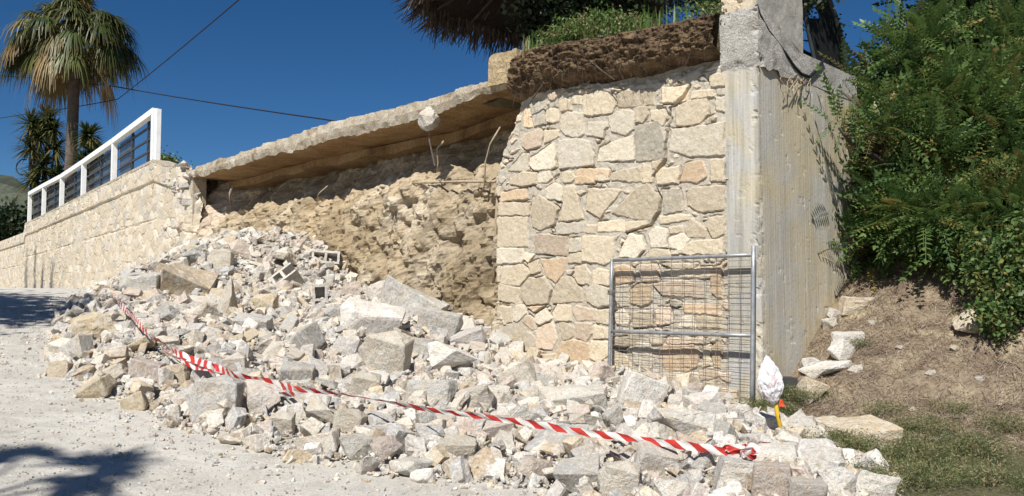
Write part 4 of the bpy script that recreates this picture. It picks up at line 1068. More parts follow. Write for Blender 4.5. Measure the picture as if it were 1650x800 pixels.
# roots in the bank
def root_obj(pts, r, lab):
    b = MB(); P = []
    for (px, py, d) in pts:
        s_, z_ = on_plane(px, py, d); P.append(WP(s_, d, z_))
    b.tube(P, r, 5); tag(link('root', b.mesh('root', M_ROOT, True)), lab, 'root')
root_obj([(662, 296, -.45), (700, 294, -.38), (740, 293, -.33), (798, 293, -.3)], [.015, .022, .026, .028], 'long straight pale root crossing the bank beside the stone wall')
root_obj([(715, 228, -.2), (704, 240, -.18), (706, 262, -.2), (704, 278, -.25)], .02, 'pale root hanging just below the dangling lump')
root_obj([(806, 205, -.2), (790, 232, -.18), (782, 262, -.2), (780, 300, -.25), (776, 312, -.3)], .016, 'thin pale root hanging beside the wall edge')
root_obj([(376, 298, -.4), (370, 312, -.35), (372, 332, -.4)], .03, 'short pale root in the shade at the left part of the bank')
root_obj([(528, 300, -.6), (514, 312, -.55), (510, 322, -.6)], .015, 'thin curled root in the shade at the middle of the bank')
root_obj([(803, 300, -.1), (800, 350, -.12), (797, 420, -.2), (794, 470, -.25)], .03, 'dark upright root along the broken edge of the stone wall')
root_obj([(640, 330, -.5), (634, 360, -.45), (628, 385, -.4)], .012, 'thin slanting twig in the middle of the bank')

# broken end of the long wall: stones still in mortar
R = random.Random(3); LS = []
for i in range(18):
    px = R.uniform(252, 300); py = R.uniform(262, 430) if i > 7 else R.uniform(262, 305)
    s_, z_ = on_plane(px, py, .0); 
    o = link('loose_stone', TPL['lump' if i % 2 else 'block'][i % 7]); o.location = WP(min(s_, 20.4), -.05 if s_ > 18.2 else -.25, z_) if s_ < 99 else (0, 0, 0)
    k_ = R.uniform(.22, .48); o.scale = (k_, k_, k_ * .8); o.rotation_euler = (R.uniform(-.4, .4), R.uniform(-.4, .4), R.uniform(0, 6)); c = TINT[R.choice('CPCGW')]; o.color = (*c, 1)
    LS.append((o, px, py, k_))

for row, (a, c) in {'at the top of': (0, 278), 'near the top of': (278, 300), 'in the middle of': (300, 345), 'low on': (345, 385), 'at the foot of': (385, 999)}.items():
    for i, q in enumerate(sorted((q for q in LS if a <= q[2] < c), key=lambda q: q[1])): tag(q[0], f"{ORD[min(i, 9)]} rough stone {row} the long wall's broken end", 'stone', 'stones in the broken end of the long wall')

# ------------------------------------------------------------------ gate leaning on the wall
def gate():
    d0 = .16; tl = on_plane(986, 420, d0); tr = on_plane(1214, 411, d0); ml = on_plane(986, 534, d0); mr = on_plane(1214, 541, d0); br = on_plane(1214, 655, d0)
    z_b = .02; root = empty('metal_gate', WP(tr[0], d0, 0)); tag(root, 'galvanised steel gate with wire mesh leaning on wall and pillar', 'gate')
    g_ = lambda s_, z_: WP(s_, d0 + .10 * (1 - z_ / 2.0), z_)
    def tb(a, c, r, nm, mt=M_STEEL):
        b = MB(); n = 6; b.tube([tuple(Vector(a).lerp(Vector(c), t / n)) for t in range(n + 1)], r, 10); part(nm, b.mesh(nm, mt, True), root)
    tb(g_(tl[0], z_b), g_(tl[0], tl[1] + .02), .026, 'post'); tb(g_(tr[0], z_b), g_(tr[0], tr[1] + .12), .03, 'post')
    tb(g_(tl[0] - .03, tl[1]), g_(tr[0] + .03, tr[1]), .026, 'rail'); tb(g_(tl[0] - .03, ml[1]), g_(tr[0] + .03, mr[1]), .026, 'rail'); tb(g_(tl[0] - .03, z_b + .05), g_(tr[0] + .03, z_b + .03), .024, 'rail')
    b = MB(); r = random.Random(2); n = 13
    for i in range(1, n):
        s_ = tl[0] + (tr[0] - tl[0]) * i / n + r.uniform(-.008, .008); zt = np.interp(s_, [tr[0], tl[0]], [tr[1], tl[1]])
        b.tube([g_(s_ + r.uniform(-.008, .008), z) for z in np.linspace(z_b, zt, 7)], .0035, 4)
    z = .1
    while z < 2.0:
        w1 = r.uniform(-.02, .02)
        b.tube([g_(s_, z + w1 * math.sin(3 * t) + r.uniform(-.004, .004)) for t, s_ in zip(np.linspace(0, 1, 9), np.linspace(tl[0], tr[0], 9))], .0032, 4); z += r.choice([.066, .072, .062, .08])
    part('wire_mesh', b.mesh('wire_mesh', M_WIRE), root)
    b = MB()
    for k_ in range(3): b.tube([tuple(Vector(g_(tl[0], 1.5 + .02 * k_)) + Vector((math.cos(a) * .05, math.sin(a) * .05, .02 * math.sin(2 * a)))) for a in np.linspace(0, 6.3, 10)], .006, 4)
    b.tube([g_(tl[0], 1.5), tuple(Vector(g_(tl[0] - .08, 1.58))), g_(tl[0] - .13, 1.50)], .006, 4)
    b.tube([g_(tl[0], 1.5), tuple(Vector(g_(tl[0] + .07, 1.56)))], .006, 4); part('tie_wire', b.mesh('tie', M_WIRE), root)
    b = MB(); b.tube([g_(s_, .96 + .018 * math.sin(s_ * 9)) for s_ in np.linspace(tl[0] - .7, tr[0] + .7, 20)], .007, 4); b.tube([g_(s_, .955 + .02 * math.cos(s_ * 11)) for s_ in np.linspace(tl[0] - .7, tr[0] + .7, 20)], .006, 4); part('tie_wire', b.mesh('tie', M_STEEL), root)
gate()

# ------------------------------------------------------------------ white fence on the long wall
def fence():
    root = empty('white_fence', WP(30, -.1, 5.5)); tag(root, 'white fence of slanting top rail and square posts with dark mesh panels', 'fence')
    px = [(248, 262, 180), (183, 294, 228), (134, 318, 262), (99, 335, 285), (70, 350, 300), (47, 361, 313)]
    P = []
    for x, yb, yt in px:
        s_, zb = on_plane(x, yb, -.1, True); _, zt = on_plane(x, yt, -.1, True); P.append((s_, zb, zt))
    u_, n_ = Vector((*U2, 0)), Vector((*N2, 0)); Z = Vector((0, 0, 1))
    zt_at = lambda q: float(np.interp(q, [p[0] for p in P], [p[2] for p in P])); zb_at = lambda q: float(np.interp(q, [p[0] for p in P], [p[1] for p in P]))
    # the top rail falls evenly away from the near post
    for i, (s_, zb, zt) in enumerate(P):
        w_ = .12 if i == 0 else .10
        b = MB(); zb_ = float(np.interp(s_, *LW_TOP)) + .05; b.box(WP(s_, -.1, (zb_ + zt) / 2), u_, n_, Z, w_, .09, (zt - zb_) / 2)
        if i == 0: b.box(WP(s_ - .35, -.1, (zb_ + zt) / 2 + .0), u_, n_, Z, .13, .07, (zt - zb_) / 2 - .02)
        po = part('post', b.mesh('post', M_WHITE), root)
    b = MB()
    for a, c in zip(P[:-1], P[1:]):
        A, C = Vector(WP(a[0], -.1, a[2] - .02)), Vector(WP(c[0], -.1, c[2] - .02)); b.box((A + C) / 2, (C - A).normalized(), n_, Z, (C - A).length / 2 + .05, .10, .10)
    part('top_rail', b.mesh('rail', M_WHITE), root)
    M_NET = mat_simple('dark_mesh_net', (.12, .12, .11), .9, .3, 3)
    for i, (a, c) in enumerate(zip(P[:-1], P[1:])):
        b = MB(); L = c[0] - a[0]
        for f in (.25, .5, .75):
            A = Vector(WP(a[0], -.22, a[1] + .1 + (a[2] - a[1]) * f)); C = Vector(WP(c[0], -.22, c[1] + .1 + (c[2] - c[1]) * f)); b.box((A + C) / 2, (C - A).normalized(), n_, Z, (C - A).length / 2, .03, .035)
        for f in ((.22, .6) if i == 0 else (.5,)):
            q = a[0] + L * f; b.box(WP(q, -.22, (zb_at(q) + zt_at(q)) / 2), u_, n_, Z, .05, .035, (zt_at(q) - zb_at(q)) / 2 - .05)
        pn = part('dark_frame', b.mesh('frame', M_DARKMETAL), root)
        b = MB(); r = random.Random(i)
        q0 = a[0] + (L * .60 if i == 0 else .2)
        q = q0
        while q < c[0] - .15:
            b.tube([WP(q, -.28, zb_at(q) + .08), WP(q + .02, -.28, zt_at(q) - .12)], .010, 4); q += .12
        z = .12
        while z < 1.6:
            b.tube([WP(q0, -.28, zb_at(q0) + z * (zt_at(q0) - zb_at(q0)) / 1.75), WP(c[0] - .15, -.28, zb_at(c[0]) + z * (zt_at(c[0]) - zb_at(c[0])) / 1.75)], .008, 4); z += .11
        part('mesh_panel', b.mesh('net', M_NET), root)
fence()

# ------------------------------------------------------------------ barrier tape
def tape():
    m, t, b = nodes('red_white_tape'); uv = coords(t, 'UV'); sx = t.nodes.new('ShaderNodeSeparateXYZ'); t.links.new(uv, sx.inputs[0])
    k = mth(t, 'FRACT', mth(t, 'ADD', sx.outputs[0], mth(t, 'MULTIPLY', sx.outputs[1], .5))); k = mth(t, 'GREATER_THAN', k, .5)
    c = mix(t, k, (.74, .72, .69), (.58, .055, .045)); t.links.new(c, b.inputs['Base Color']); b.inputs['Roughness'].default_value = .4
    tr = t.nodes.new('ShaderNodeBsdfTranslucent'); t.links.new(c, tr.inputs[0]); mx = t.nodes.new('ShaderNodeMixShader'); mx.inputs[0].default_value = .3
    t.links.new(b.outputs[0], mx.inputs[1]); t.links.new(tr.outputs[0], mx.inputs[2]); t.links.new(mx.outputs[0], t.nodes['Material Output'].inputs[0])
    root = empty('barrier_tape', (0, 8, .3)); tag(root, 'red and white striped barrier tape strung across the rubble heap', 'barrier tape')
    def ribbon(pts, width, tw, name, period=.21, n=16):
        P = [Vector(p) for p in pts]; Q = []
        for i in range(len(P) - 1):
            p0, p1, p2, p3 = P[max(i - 1, 0)], P[i], P[i + 1], P[min(i + 2, len(P) - 1)]
            for j in range(n):
                f = j / n; Q.append(.5 * ((2 * p1) + (p2 - p0) * f + (2 * p0 - 5 * p1 + 4 * p2 - p3) * f * f + (3 * p1 - p0 - 3 * p2 + p3) * f ** 3))
        Q.append(P[-1]); V = []; uvs = []; L = 0
        for i, q in enumerate(Q):
            if i: L += (q - Q[i - 1]).length
            tg = (Q[min(i + 1, len(Q) - 1)] - Q[max(i - 1, 0)]).normalized(); up = Vector((0, 0, 1)) - tg * tg.z; up.normalize(); sd_ = tg.cross(up); a = tw(L)
            w_ = (up * math.cos(a) + sd_ * math.sin(a)) * width / 2 * (.86 + .14 * math.sin(L * 7.3) * math.sin(L * 2.9))
            for k_ in (-1, -.33, .33, 1):
                V.append(q + w_ * k_ + sd_ * .007 * math.sin(L * 23 + k_ * 3) + up * .003 * math.sin(L * 41)); uvs.append((L / period, (k_ + 1) / 2))
        fc = []
        for i in range(len(Q) - 1):
            for j in range(3): a = i * 4 + j; fc.append((a, a + 1, a + 5, a + 4))
        part(name, mesh_np(name, np.array(V), np.array(fc), m, True, uvs=np.array(uvs)), root)
    A = [(180, 478), (192, 489), (205, 503), (222, 520), (240, 541), (258, 550), (275, 562), (291, 572), (312, 580), (335, 588), (352, 594), (378, 604), (402, 610), (425, 615), (450, 621), (472, 627)]
    pts = []
    for i, (x, y) in enumerate(A):
        q = hit(x, y, .26 + .03 * (i % 2)); pts.append(q)
    ribbon(pts, .085, lambda L: .35 * math.sin(L * 1.9) + .4 * math.sin(L * 3.1), 'tape_strip', .19, 10)
    ribbon([p + np.array([.02, -.02, -.05 - .03 * (i % 2)]) for i, p in enumerate(pts[5:])], .07, lambda L: 1.1 * math.sin(L * 2.6 + 1), 'tape_strip', .19, 10)
    B = [(472, 627), (540, 634), (620, 647), (700, 662), (780, 672), (860, 684), (940, 697), (1020, 707), (1100, 718), (1150, 725), (1190, 731)]
    q0 = hit(472, 627, .27); q1 = hit(1190, 731, .12); pts = [q0]
    d0 = q0[1]; d1 = q1[1]
    for i, (x, y) in enumerate(B[1:-1], 1):
        f = (x - 472) / (1190 - 472); a0, a1 = (472 - 825) / F, (1190 - 825) / F; a = (x - 825) / F
        # depth of the straight line between the ends at this bearing
        X0, X1 = a0 * d0, a1 * d1; tt = (a * d0 - X0) / ((X1 - X0) - a * (d1 - d0)); D = d0 + (d1 - d0) * tt
        h_ = hit(x, y, .16)[1]; D = min(D, h_ - .05); r = ray(x, y); r = r / r[1] * D; pts.append(np.array([r[0], r[1], r[2] + CH]))
    pts.append(q1); ribbon(pts, .064, lambda L: .25 + .35 * math.sin(L * 1.1 + .3) + .6 * math.exp(-((L - .9) / .4) ** 2), 'tape_strip', .20, 16)
    T = [hit(x, y, .1) for x, y in ((1190, 731), (1205, 722), (1222, 716), (1240, 718), (1252, 712))]; ribbon(T, .06, lambda L: .9 + math.sin(L * 9), 'tape_strip', .2, 10)
    r = random.Random(9); K = [Vector(q1) + Vector((r.uniform(-.13, .13), r.uniform(-.07, .07), r.uniform(-.05, .08))) for _ in range(15)]
    ribbon(K, .06, lambda L: 3 * math.sin(L * 5), 'knot', .2, 8)
tape()

# stake with a bag
def stake():
    p = hit(1262, 716); base = Vector(p); top = at(1238, 588, p[1]); root = empty('warning_stake', base); tag(root, 'yellow stake with a white plastic bag pulled over its top', 'stake')
    b = MB(); b.tube([base - (top - base) * .15, top], .02, 8); part('stick', b.mesh('stick', mat_simple('yellow_paint', (.72, .47, .04), .5, .15, 6), True), root)
    m = p[1] / F; bm = bmesh.new(); bmesh.ops.create_icosphere(bm, subdivisions=5, radius=1); co = np.array([v.co for v in bm.verts])
    prof = np.interp(co[:, 2], [-1, -.8, -.4, .1, .6, 1], [.3, .8, 1.05, 1.0, .75, .4]); rr = np.sqrt(np.maximum(1 - co[:, 2] ** 2, 0)) + 1e-6
    cr = 1 - np.abs(fbm(co, 2.6, 3, 121)) * .5 + .25 * (np.abs(fbm(co * [1, 1, .35], 5., 3, 122)) - .2)
    co2 = co.copy(); co2[:, 0] *= prof / np.maximum(rr, .35) * rr * cr * .95; co2[:, 1] *= prof / np.maximum(rr, .35) * rr * cr * .8; co2[:, 2] *= 1.0 + .06 * fbm(co, 4, 2, 8)
    sc = np.array([21 * m, 17 * m, 40 * m])
    for v, c in zip(bm.verts, co2 * sc): v.co = c
    me = bpy.data.meshes.new('bag'); bm.to_mesh(me); bm.free()
    mm, t, bb = nodes('white_plastic_bag'); cc = mix(t, ramp(t, noise(t, 5, 3, .5, coords(t)), [(.6, 0.), (.66, 1.)]), (.86, .85, .87), (.80, .62, .64)); t.links.new(cc, bb.inputs['Base Color']); bb.inputs['Roughness'].default_value = .35
    tr = t.nodes.new('ShaderNodeBsdfTranslucent'); t.links.new(cc, tr.inputs[0]); mx = t.nodes.new('ShaderNodeMixShader'); mx.inputs[0].default_value = .3; t.links.new(bb.outputs[0], mx.inputs[1]); t.links.new(tr.outputs[0], mx.inputs[2]); t.links.new(mx.outputs[0], t.nodes['Material Output'].inputs[0])
    me.materials.append(mm); o = link('bag', me); o.location = at(1241, 613, p[1] - .02); o.rotation_euler = (0, math.radians(-8), 0); tag(o, 'crumpled white plastic bag hooded over the yellow stake', 'bag')
    b = MB(); r = random.Random(4); c0 = at(1260, 650, p[1] - .12)
    for k_ in range(2):
        b.quadstrip([[c0 + Vector((r.uniform(-.02, .02) - .012, 0, z)), c0 + Vector((r.uniform(-.02, .02) + .022, .01, z)), c0 + Vector((.02, .022, z)), c0 + Vector((-.012, .016, z))] for z in (.03, .01, -.01, -.03)])
    part('orange_band', b.mesh('band', mat_simple('orange_plastic', (.75, .10, .04), .45, .1)), root)
stake()

# ------------------------------------------------------------------ things on the slope right of the pillar
def slope_stone(px, py, w_, h_, tn, shp, lab, roll=0, seed=0, grp=None):
    q = hit(px, py + h_ * .3); m = q[1] / F; flat = {'slab': .32, 'block': .75, 'lump': .75, 'wedge': .7}[shp]
    o = link('stone', TPL[shp][seed % len(TPL[shp])]); o.location = (q[0] + (.1 if px < 1365 and py < 600 else 0), q[1] - (.1 if px < 1365 and py < 600 else 0), q[2] + h_ * m * .15); o.rotation_euler = (.15, math.radians(roll), random.uniform(-.3, .3))
    o.scale = (w_ * m * 1.35, w_ * m * 1., h_ * m / flat * 1.35); c = TINT[tn]; o.color = (*c, 1); tag(o, lab, 'stone', grp)
slope_stone(1312, 583, 76, 34, 'W', 'lump', 'largest white stone at the foot of the side wall', 0, 1)
slope_stone(1300, 552, 50, 26, 'W', 'lump', 'white lump above the largest white stone', 8, 3)
slope_stone(1297, 532, 60, 10, 'G', 'slab', 'thin grey slab lying on the white stones by the side wall', -4, 2)
slope_stone(1343, 562, 46, 40, 'W', 'lump', 'whitish pile stone right of the white lump', 0, 5)
slope_stone(1350, 545, 40, 24, 'W', 'block', 'white block at the upper right of the little stone group', 0, 4)
slope_stone(1300, 512, 20, 40, 'W', 'wedge', 'narrow white stone propped against the side wall', 85, 6)
slope_stone(1322, 520, 26, 18, 'C', 'lump', 'small cream stone beside the narrow white stone', 10, 2)
slope_stone(1290, 585, 24, 18, 'W', 'block', 'small white stone left of the largest white stone', 10, 1)
slope_stone(1362, 592, 22, 14, 'C', 'lump', 'small cream stone right of the largest white stone', 0, 4)
slope_stone(1332, 505, 18, 14, 'W', 'block', 'small white stone highest in the little stone group', 20, 3)
slope_stone(1378, 488, 40, 26, 'Y', 'block', 'yellow block lying in the dry litter up the slope', 5, 7)
slope_stone(1312, 628, 46, 42, 'Y', 'wedge', 'mossy yellow wedge stone right of the dark box', -60, 3)
slope_stone(1388, 704, 88, 44, 'Y', 'block', 'pale yellow stone ledge in the grass at the slope foot', 0, 5)
slope_stone(1320, 692, 70, 24, 'Y', 'slab', 'flat yellow slab left of the stone ledge', 0, 1)
slope_stone(1560, 520, 60, 40, 'Y', 'lump', 'yellow soft rock outcrop under the right bush', 0, 3)
q = hit(1268, 650); tag(rocky_box('meter_box', (q[0] + .02, q[1] + .15, q[2] + .14), (1, 0, 0), (0, 1, 0), (0, 0, 1), .13, .12, .18, mat_simple('dark_mossy_concrete', (.055, .055, .05), .9, .4, 6), .012, 5, .06), 'small dark mossy concrete box at the pillar foot', 'box')

# ------------------------------------------------------------------ vegetation
def leaf_template(n_pair=9, L=.42, ll=.085, lw=.026, droop=.25):
    """pinnate frond along +x: returns verts, quads, per-vertex position along"""
    V = []; Fq = []
    def quad(c, a, b, l, w):
        i = len(V); V.extend([c, c + a * l * .45 + b * w, c + a * l, c + a * l * .45 - b * w]); Fq.append((i, i + 1, i + 2, i + 3))
    for k in range(n_pair):
        t = .15 + .85 * k / (n_pair - 1); x = t * L; z = -droop * t * t * L
        tg = np.array([1, 0, -2 * droop * t]); tg /= np.linalg.norm(tg); s_ = 1 - .45 * abs(t - .45) * 1.6
        for sg in (-1, 1):
            a = np.array([.45, sg * .85, -.28]); a /= np.linalg.norm(a); b = np.cross(a, [0, 0, 1]); b /= np.linalg.norm(b)
            quad(np.array([x, 0, z]), a, b, ll * s_, lw)
    quad(np.array([L, 0, -droop * L]), np.array([.95, 0, -.3]), np.array([0, 1., 0]), ll, lw)
    i = len(V); V.extend([np.array([0, .004, 0]), np.array([L * .5, .004, -droop * .25 * L]), np.array([L * .5, -.004, -droop * .25 * L]), np.array([0, -.004, 0])]); Fq.append((i, i + 1, i + 2, i + 3))
    i = len(V); V.extend([np.array([L * .5, .004, -droop * .25 * L]), np.array([L, .002, -droop * L]), np.array([L, -.002, -droop * L]), np.array([L * .5, -.004, -droop * .25 * L])]); Fq.append((i, i + 1, i + 2, i + 3))
    return np.array(V), np.array(Fq)
def simple_leaf_template(n=7, spread=.16, ll=.08, lw=.025, seed=0):
    r = np.random.default_rng(seed); V = []; Fq = []
    for k in range(n):
        c = r.normal(0, spread * .5, 3); a = r.normal(0, 1, 3); a /= np.linalg.norm(a); b = np.cross(a, r.normal(0, 1, 3)); b /= np.linalg.norm(b)
        i = len(V); V.extend([c, c + a * ll * .45 + b * lw, c + a * ll, c + a * ll * .45 - b * lw]); Fq.append((i, i + 1, i + 2, i + 3))
    return np.array(V), np.array(Fq)
def place_many(tpls, pos, dirs, scale, tint, r, roll=.5):
    V = []; Fq = []; C = []; off = 0
    for i in range(len(pos)):
        v, f = tpls[r.integers(len(tpls))]; a = dirs[i] / (np.linalg.norm(dirs[i]) + 1e-9); up = np.array([0, 0, 1.]) + r.normal(0, roll, 3)
        b = np.cross(up, a); b /= np.linalg.norm(b) + 1e-9; c = np.cross(a, b); M = np.stack([a, b, c], 0) * scale[i]
        V.append(v @ M + pos[i]); Fq.append(f + off); off += len(v); C.append(np.repeat(tint[i][None], len(v), 0))
    return np.concatenate(V), np.concatenate(Fq), np.concatenate(C)
FR = [leaf_template(8, .56, .115, .024, .3), leaf_template(9, .66, .11, .023, .5), leaf_template(7, .46, .11, .026, .2)]
FRB = [leaf_template(10, .55, .11, .03, .35), leaf_template(9, .48, .10, .03, .2)]
SL = [simple_leaf_template(8, .22, .09, .03, k) for k in range(5)]
SLB = [simple_leaf_template(9, .5, .2, .07, k + 20) for k in range(5)]
M_BUSH = mat_leaf('bush_leaf', (.04, .095, .03), (.16, .235, .065), (.30, .23, .075), .35)
M_DARKLEAF = mat_leaf('dark_leaf', (.010, .020, .008), (.03, .05, .018), (.05, .06, .02), .12)
def crown(blobs, n, tpls, seed, size=1., shell=.5, brown=.12, gap=-.28):
    """leaves through a set of ellipsoids (centre, radii)"""
    r = np.random.default_rng(seed); P = []; Dd = []
    vol = np.array([np.prod(b[1]) ** (2 / 3) for b in blobs]); cnt = (vol / vol.sum() * n).astype(int)
    for (c, rad), k in zip(blobs, cnt):
        d = r.normal(0, 1, (k, 3)); d /= np.linalg.norm(d, axis=1)[:, None]; rr = (shell + (1 - shell) * r.random(k) ** .6)
        q = d * rr[:, None] * np.array(rad); q = q * (1 + .35 * fbm(d * 1.0 + seed, 1.6, 3, seed % 9))[:, None]
        P.append(q + np.array(c)); Dd.append(d + [0, 0, .25] + r.normal(0, .35, (k, 3)))
    P = np.concatenate(P); Dd = np.concatenate(Dd)
    clump = fbm(P, 1.7, 3, 55 + seed % 7); keep = clump > gap + .18 * r.random(len(P)); P = P[keep]; Dd = Dd[keep]; clump = clump[keep]
    tint = np.zeros((len(P), 3)); tint[:, 0] = np.clip(.45 + clump * .8 + r.normal(0, .22, len(P)), 0, 1); tint[:, 1] = (r.random(len(P)) < brown * (1 + 2 * (fbm(P, .9, 2, 77) > .15))) * r.uniform(.3, 1, len(P))
    return place_many(tpls, P, Dd, size * r.uniform(.7, 1.25, len(P)), tint, r)
def limb_mesh(mb, base, tips, r0, seed=0):
    R_ = random.Random(seed); base = Vector(base)
    for tp in tips:
        tp = Vector(tp); n = 7; pts = []
        for k in range(n + 1):
            f = k / n; p = base.lerp(tp, f) + Vector((R_.uniform(-1, 1), R_.uniform(-1, 1), R_.uniform(-.5, .5))) * .05 * (tp - base).length * math.sin(f * 3.1); pts.append(p)
        mb.tube(pts, [max(r0 * (1 - .8 * k / n), .008) for k in range(n + 1)], 7)
        for _ in range(3):
            f = R_.uniform(.45, .9); p = base.lerp(tp, f); e = p + Vector((R_.uniform(-1, 1), R_.uniform(-1, 1), R_.uniform(0, 1))) * .25 * (tp - base).length; mb.tube([p, p.lerp(e, .5) + Vector((0, 0, .03)), e], [r0 * .35, r0 * .25, .006], 5)
def bush(name, label, cat, base, blobs, n, tpls, mat, seed, size=1., r0=.06, group=None, brown=.12, shell=.4, gap=-.28):
    root = empty(name, base); tag(root, label, cat, group)
    V, Fq, C = crown(blobs, n, tpls, seed, size, shell, brown, gap); part('crown', mesh_np('crown', V, Fq, mat, True, cols=C), root)
    mb = MB(); limb_mesh(mb, base, [tuple(Vector(b[0]) - Vector((0, 0, b[1][2] * .1))) for b in blobs], r0, seed); part('trunk', mb.mesh('trunk', M_TRUNK, True), root); return root
def blob(px, py, D, rx, ry, dd=None):
    c = at(px, py, D); m = D / F; return (tuple(c), (rx * m, (dd if dd else rx * m), ry * m))
def base_on(px, D):
    x = (px - 825) / F * D; return (x, D, ground1(x, D) - .05)
bush('pinnate_bush', 'big sunlit bush with feathery pinnate leaves right of the concrete wall', 'bush', base_on(1500, 13.2),
     [blob(1450, 150, 12.6, 62, 70), blob(1475, 85, 12.8, 48, 44), blob(1560, 60, 13., 70, 50), blob(1630, 110, 12.8, 60, 80), blob(1515, 130, 12.8, 62, 62), blob(1374, 150, 11.5, 26, 34), blob(1352, 205, 11.2, 26, 22), blob(1400, 215, 12.0, 62, 55), blob(1470, 265, 11.9, 88, 70), blob(1550, 215, 12.2, 70, 85), blob(1400, 290, 12.0, 45, 50), blob(1590, 300, 12., 55, 60), blob(1525, 330, 11.8, 70, 45), blob(1600, 180, 12.2, 60, 70), blob(1480, 385, 12.4, 80, 40), blob(1560, 420, 12.0, 60, 34)],
     5600, FR, M_BUSH, 1, .92, .08, gap=-.10)
bush('pinnate_bush', 'low feathery bush hanging over the dry slope below the big bush', 'bush', base_on(1530, 11.9),
     [blob(1500, 350, 11.6, 75, 32), blob(1555, 380, 11.2, 45, 36), blob(1430, 345, 11.9, 40, 26), blob(1535, 425, 10.9, 22, 22)], 900, FR, M_BUSH, 2, .9, .04, gap=-.15)
bush('leafy_shrub', 'small sprawling shrub at the foot of the concrete side wall', 'bush', base_on(1385, 12.6), [blob(1385, 395, 12.2, 38, 36), blob(1400, 370, 12.3, 34, 30)], 320, FR, M_BUSH, 3, .75, .02)
bush('leafy_shrub', 'yellow green shrub cut off by the right edge of the picture', 'bush', base_on(1640, 10.0), [blob(1628, 500, 9.9, 46, 56), blob(1690, 420, 9.9, 60, 90), blob(1605, 430, 10.3, 44, 50)], 1900, SL, M_BUSH, 4, .7, .04, brown=.2)
bush('leafy_shrub', 'feathery shrub high at the right edge of the picture', 'bush', base_on(1690, 11.4), [blob(1640, 250, 11.4, 60, 80), blob(1620, 360, 11., 65, 60), blob(1700, 300, 11.2, 70, 110)], 1500, FR, M_BUSH, 6, .75, .05)
bush('dark_tree', 'tall dark tree behind the bushes at the top right', 'tree', base_on(1630, 15.5),
     [blob(1600, 60, 15.5, 120, 90), blob(1700, 120, 15.3, 120, 130), blob(1560, 150, 15.8, 90, 80), blob(1500, 110, 16, 60, 60), blob(1650, -60, 15.5, 150, 90), blob(1640, 260, 15.6, 140, 110), blob(1520, 250, 15.6, 110, 110), blob(1430, 270, 15.6, 80, 90), blob(1600, 360, 14.6, 120, 80), blob(1500, 340, 14.8, 110, 70), blob(1680, 400, 14, 100, 90)],
     7600, FRB, M_DARKLEAF, 5, 1.2, .12, shell=.2)
bush('dark_tree', 'dense dark tree in the shade beyond the side wall', 'tree', base_on(1480, 17.5), [blob(1440, 210, 17.5, 90, 110), blob(1400, 330, 17., 80, 90), blob(1500, 380, 17.2, 160, 80), blob(1600, 400, 16.5, 120, 80), blob(1380, 170, 17.5, 40, 60)], 3000, SLB, M_DARKLEAF, 8, 1., .1, shell=.2)
bush('dark_shrub', 'dark shrub hanging over the top of the parapet', 'bush', SP(.6, 1.5, 5.3), [blob(1285, 0, 11.9, 32, 26), blob(1310, -30, 12.2, 50, 35), blob(1262, -25, 11.9, 30, 26), blob(1335, 60, 12.7, 18, 60)], 700, SL, M_DARKLEAF, 9, .8, .02)
# shrubs on the terrace edge
bush('dark_shrub', 'dark shrub on the terrace left of the pillar top', 'bush', WP(1.1, -1.2, 5.3), [blob(1120, -20, 12.3, 50, 34), blob(1140, 2, 12.2, 28, 16)], 700, SL, M_DARKLEAF, 10, .9, .03)
bush('dark_shrub', 'dark bushy plant behind the grass under the thatch', 'bush', WP(3.6, -1.6, 5.4), [blob(930, -5, 14.4, 90, 36), blob(870, 30, 14.8, 26, 32), blob(985, -15, 14.2, 40, 30)], 1900, SLB, M_DARKLEAF, 11, .55, .03)

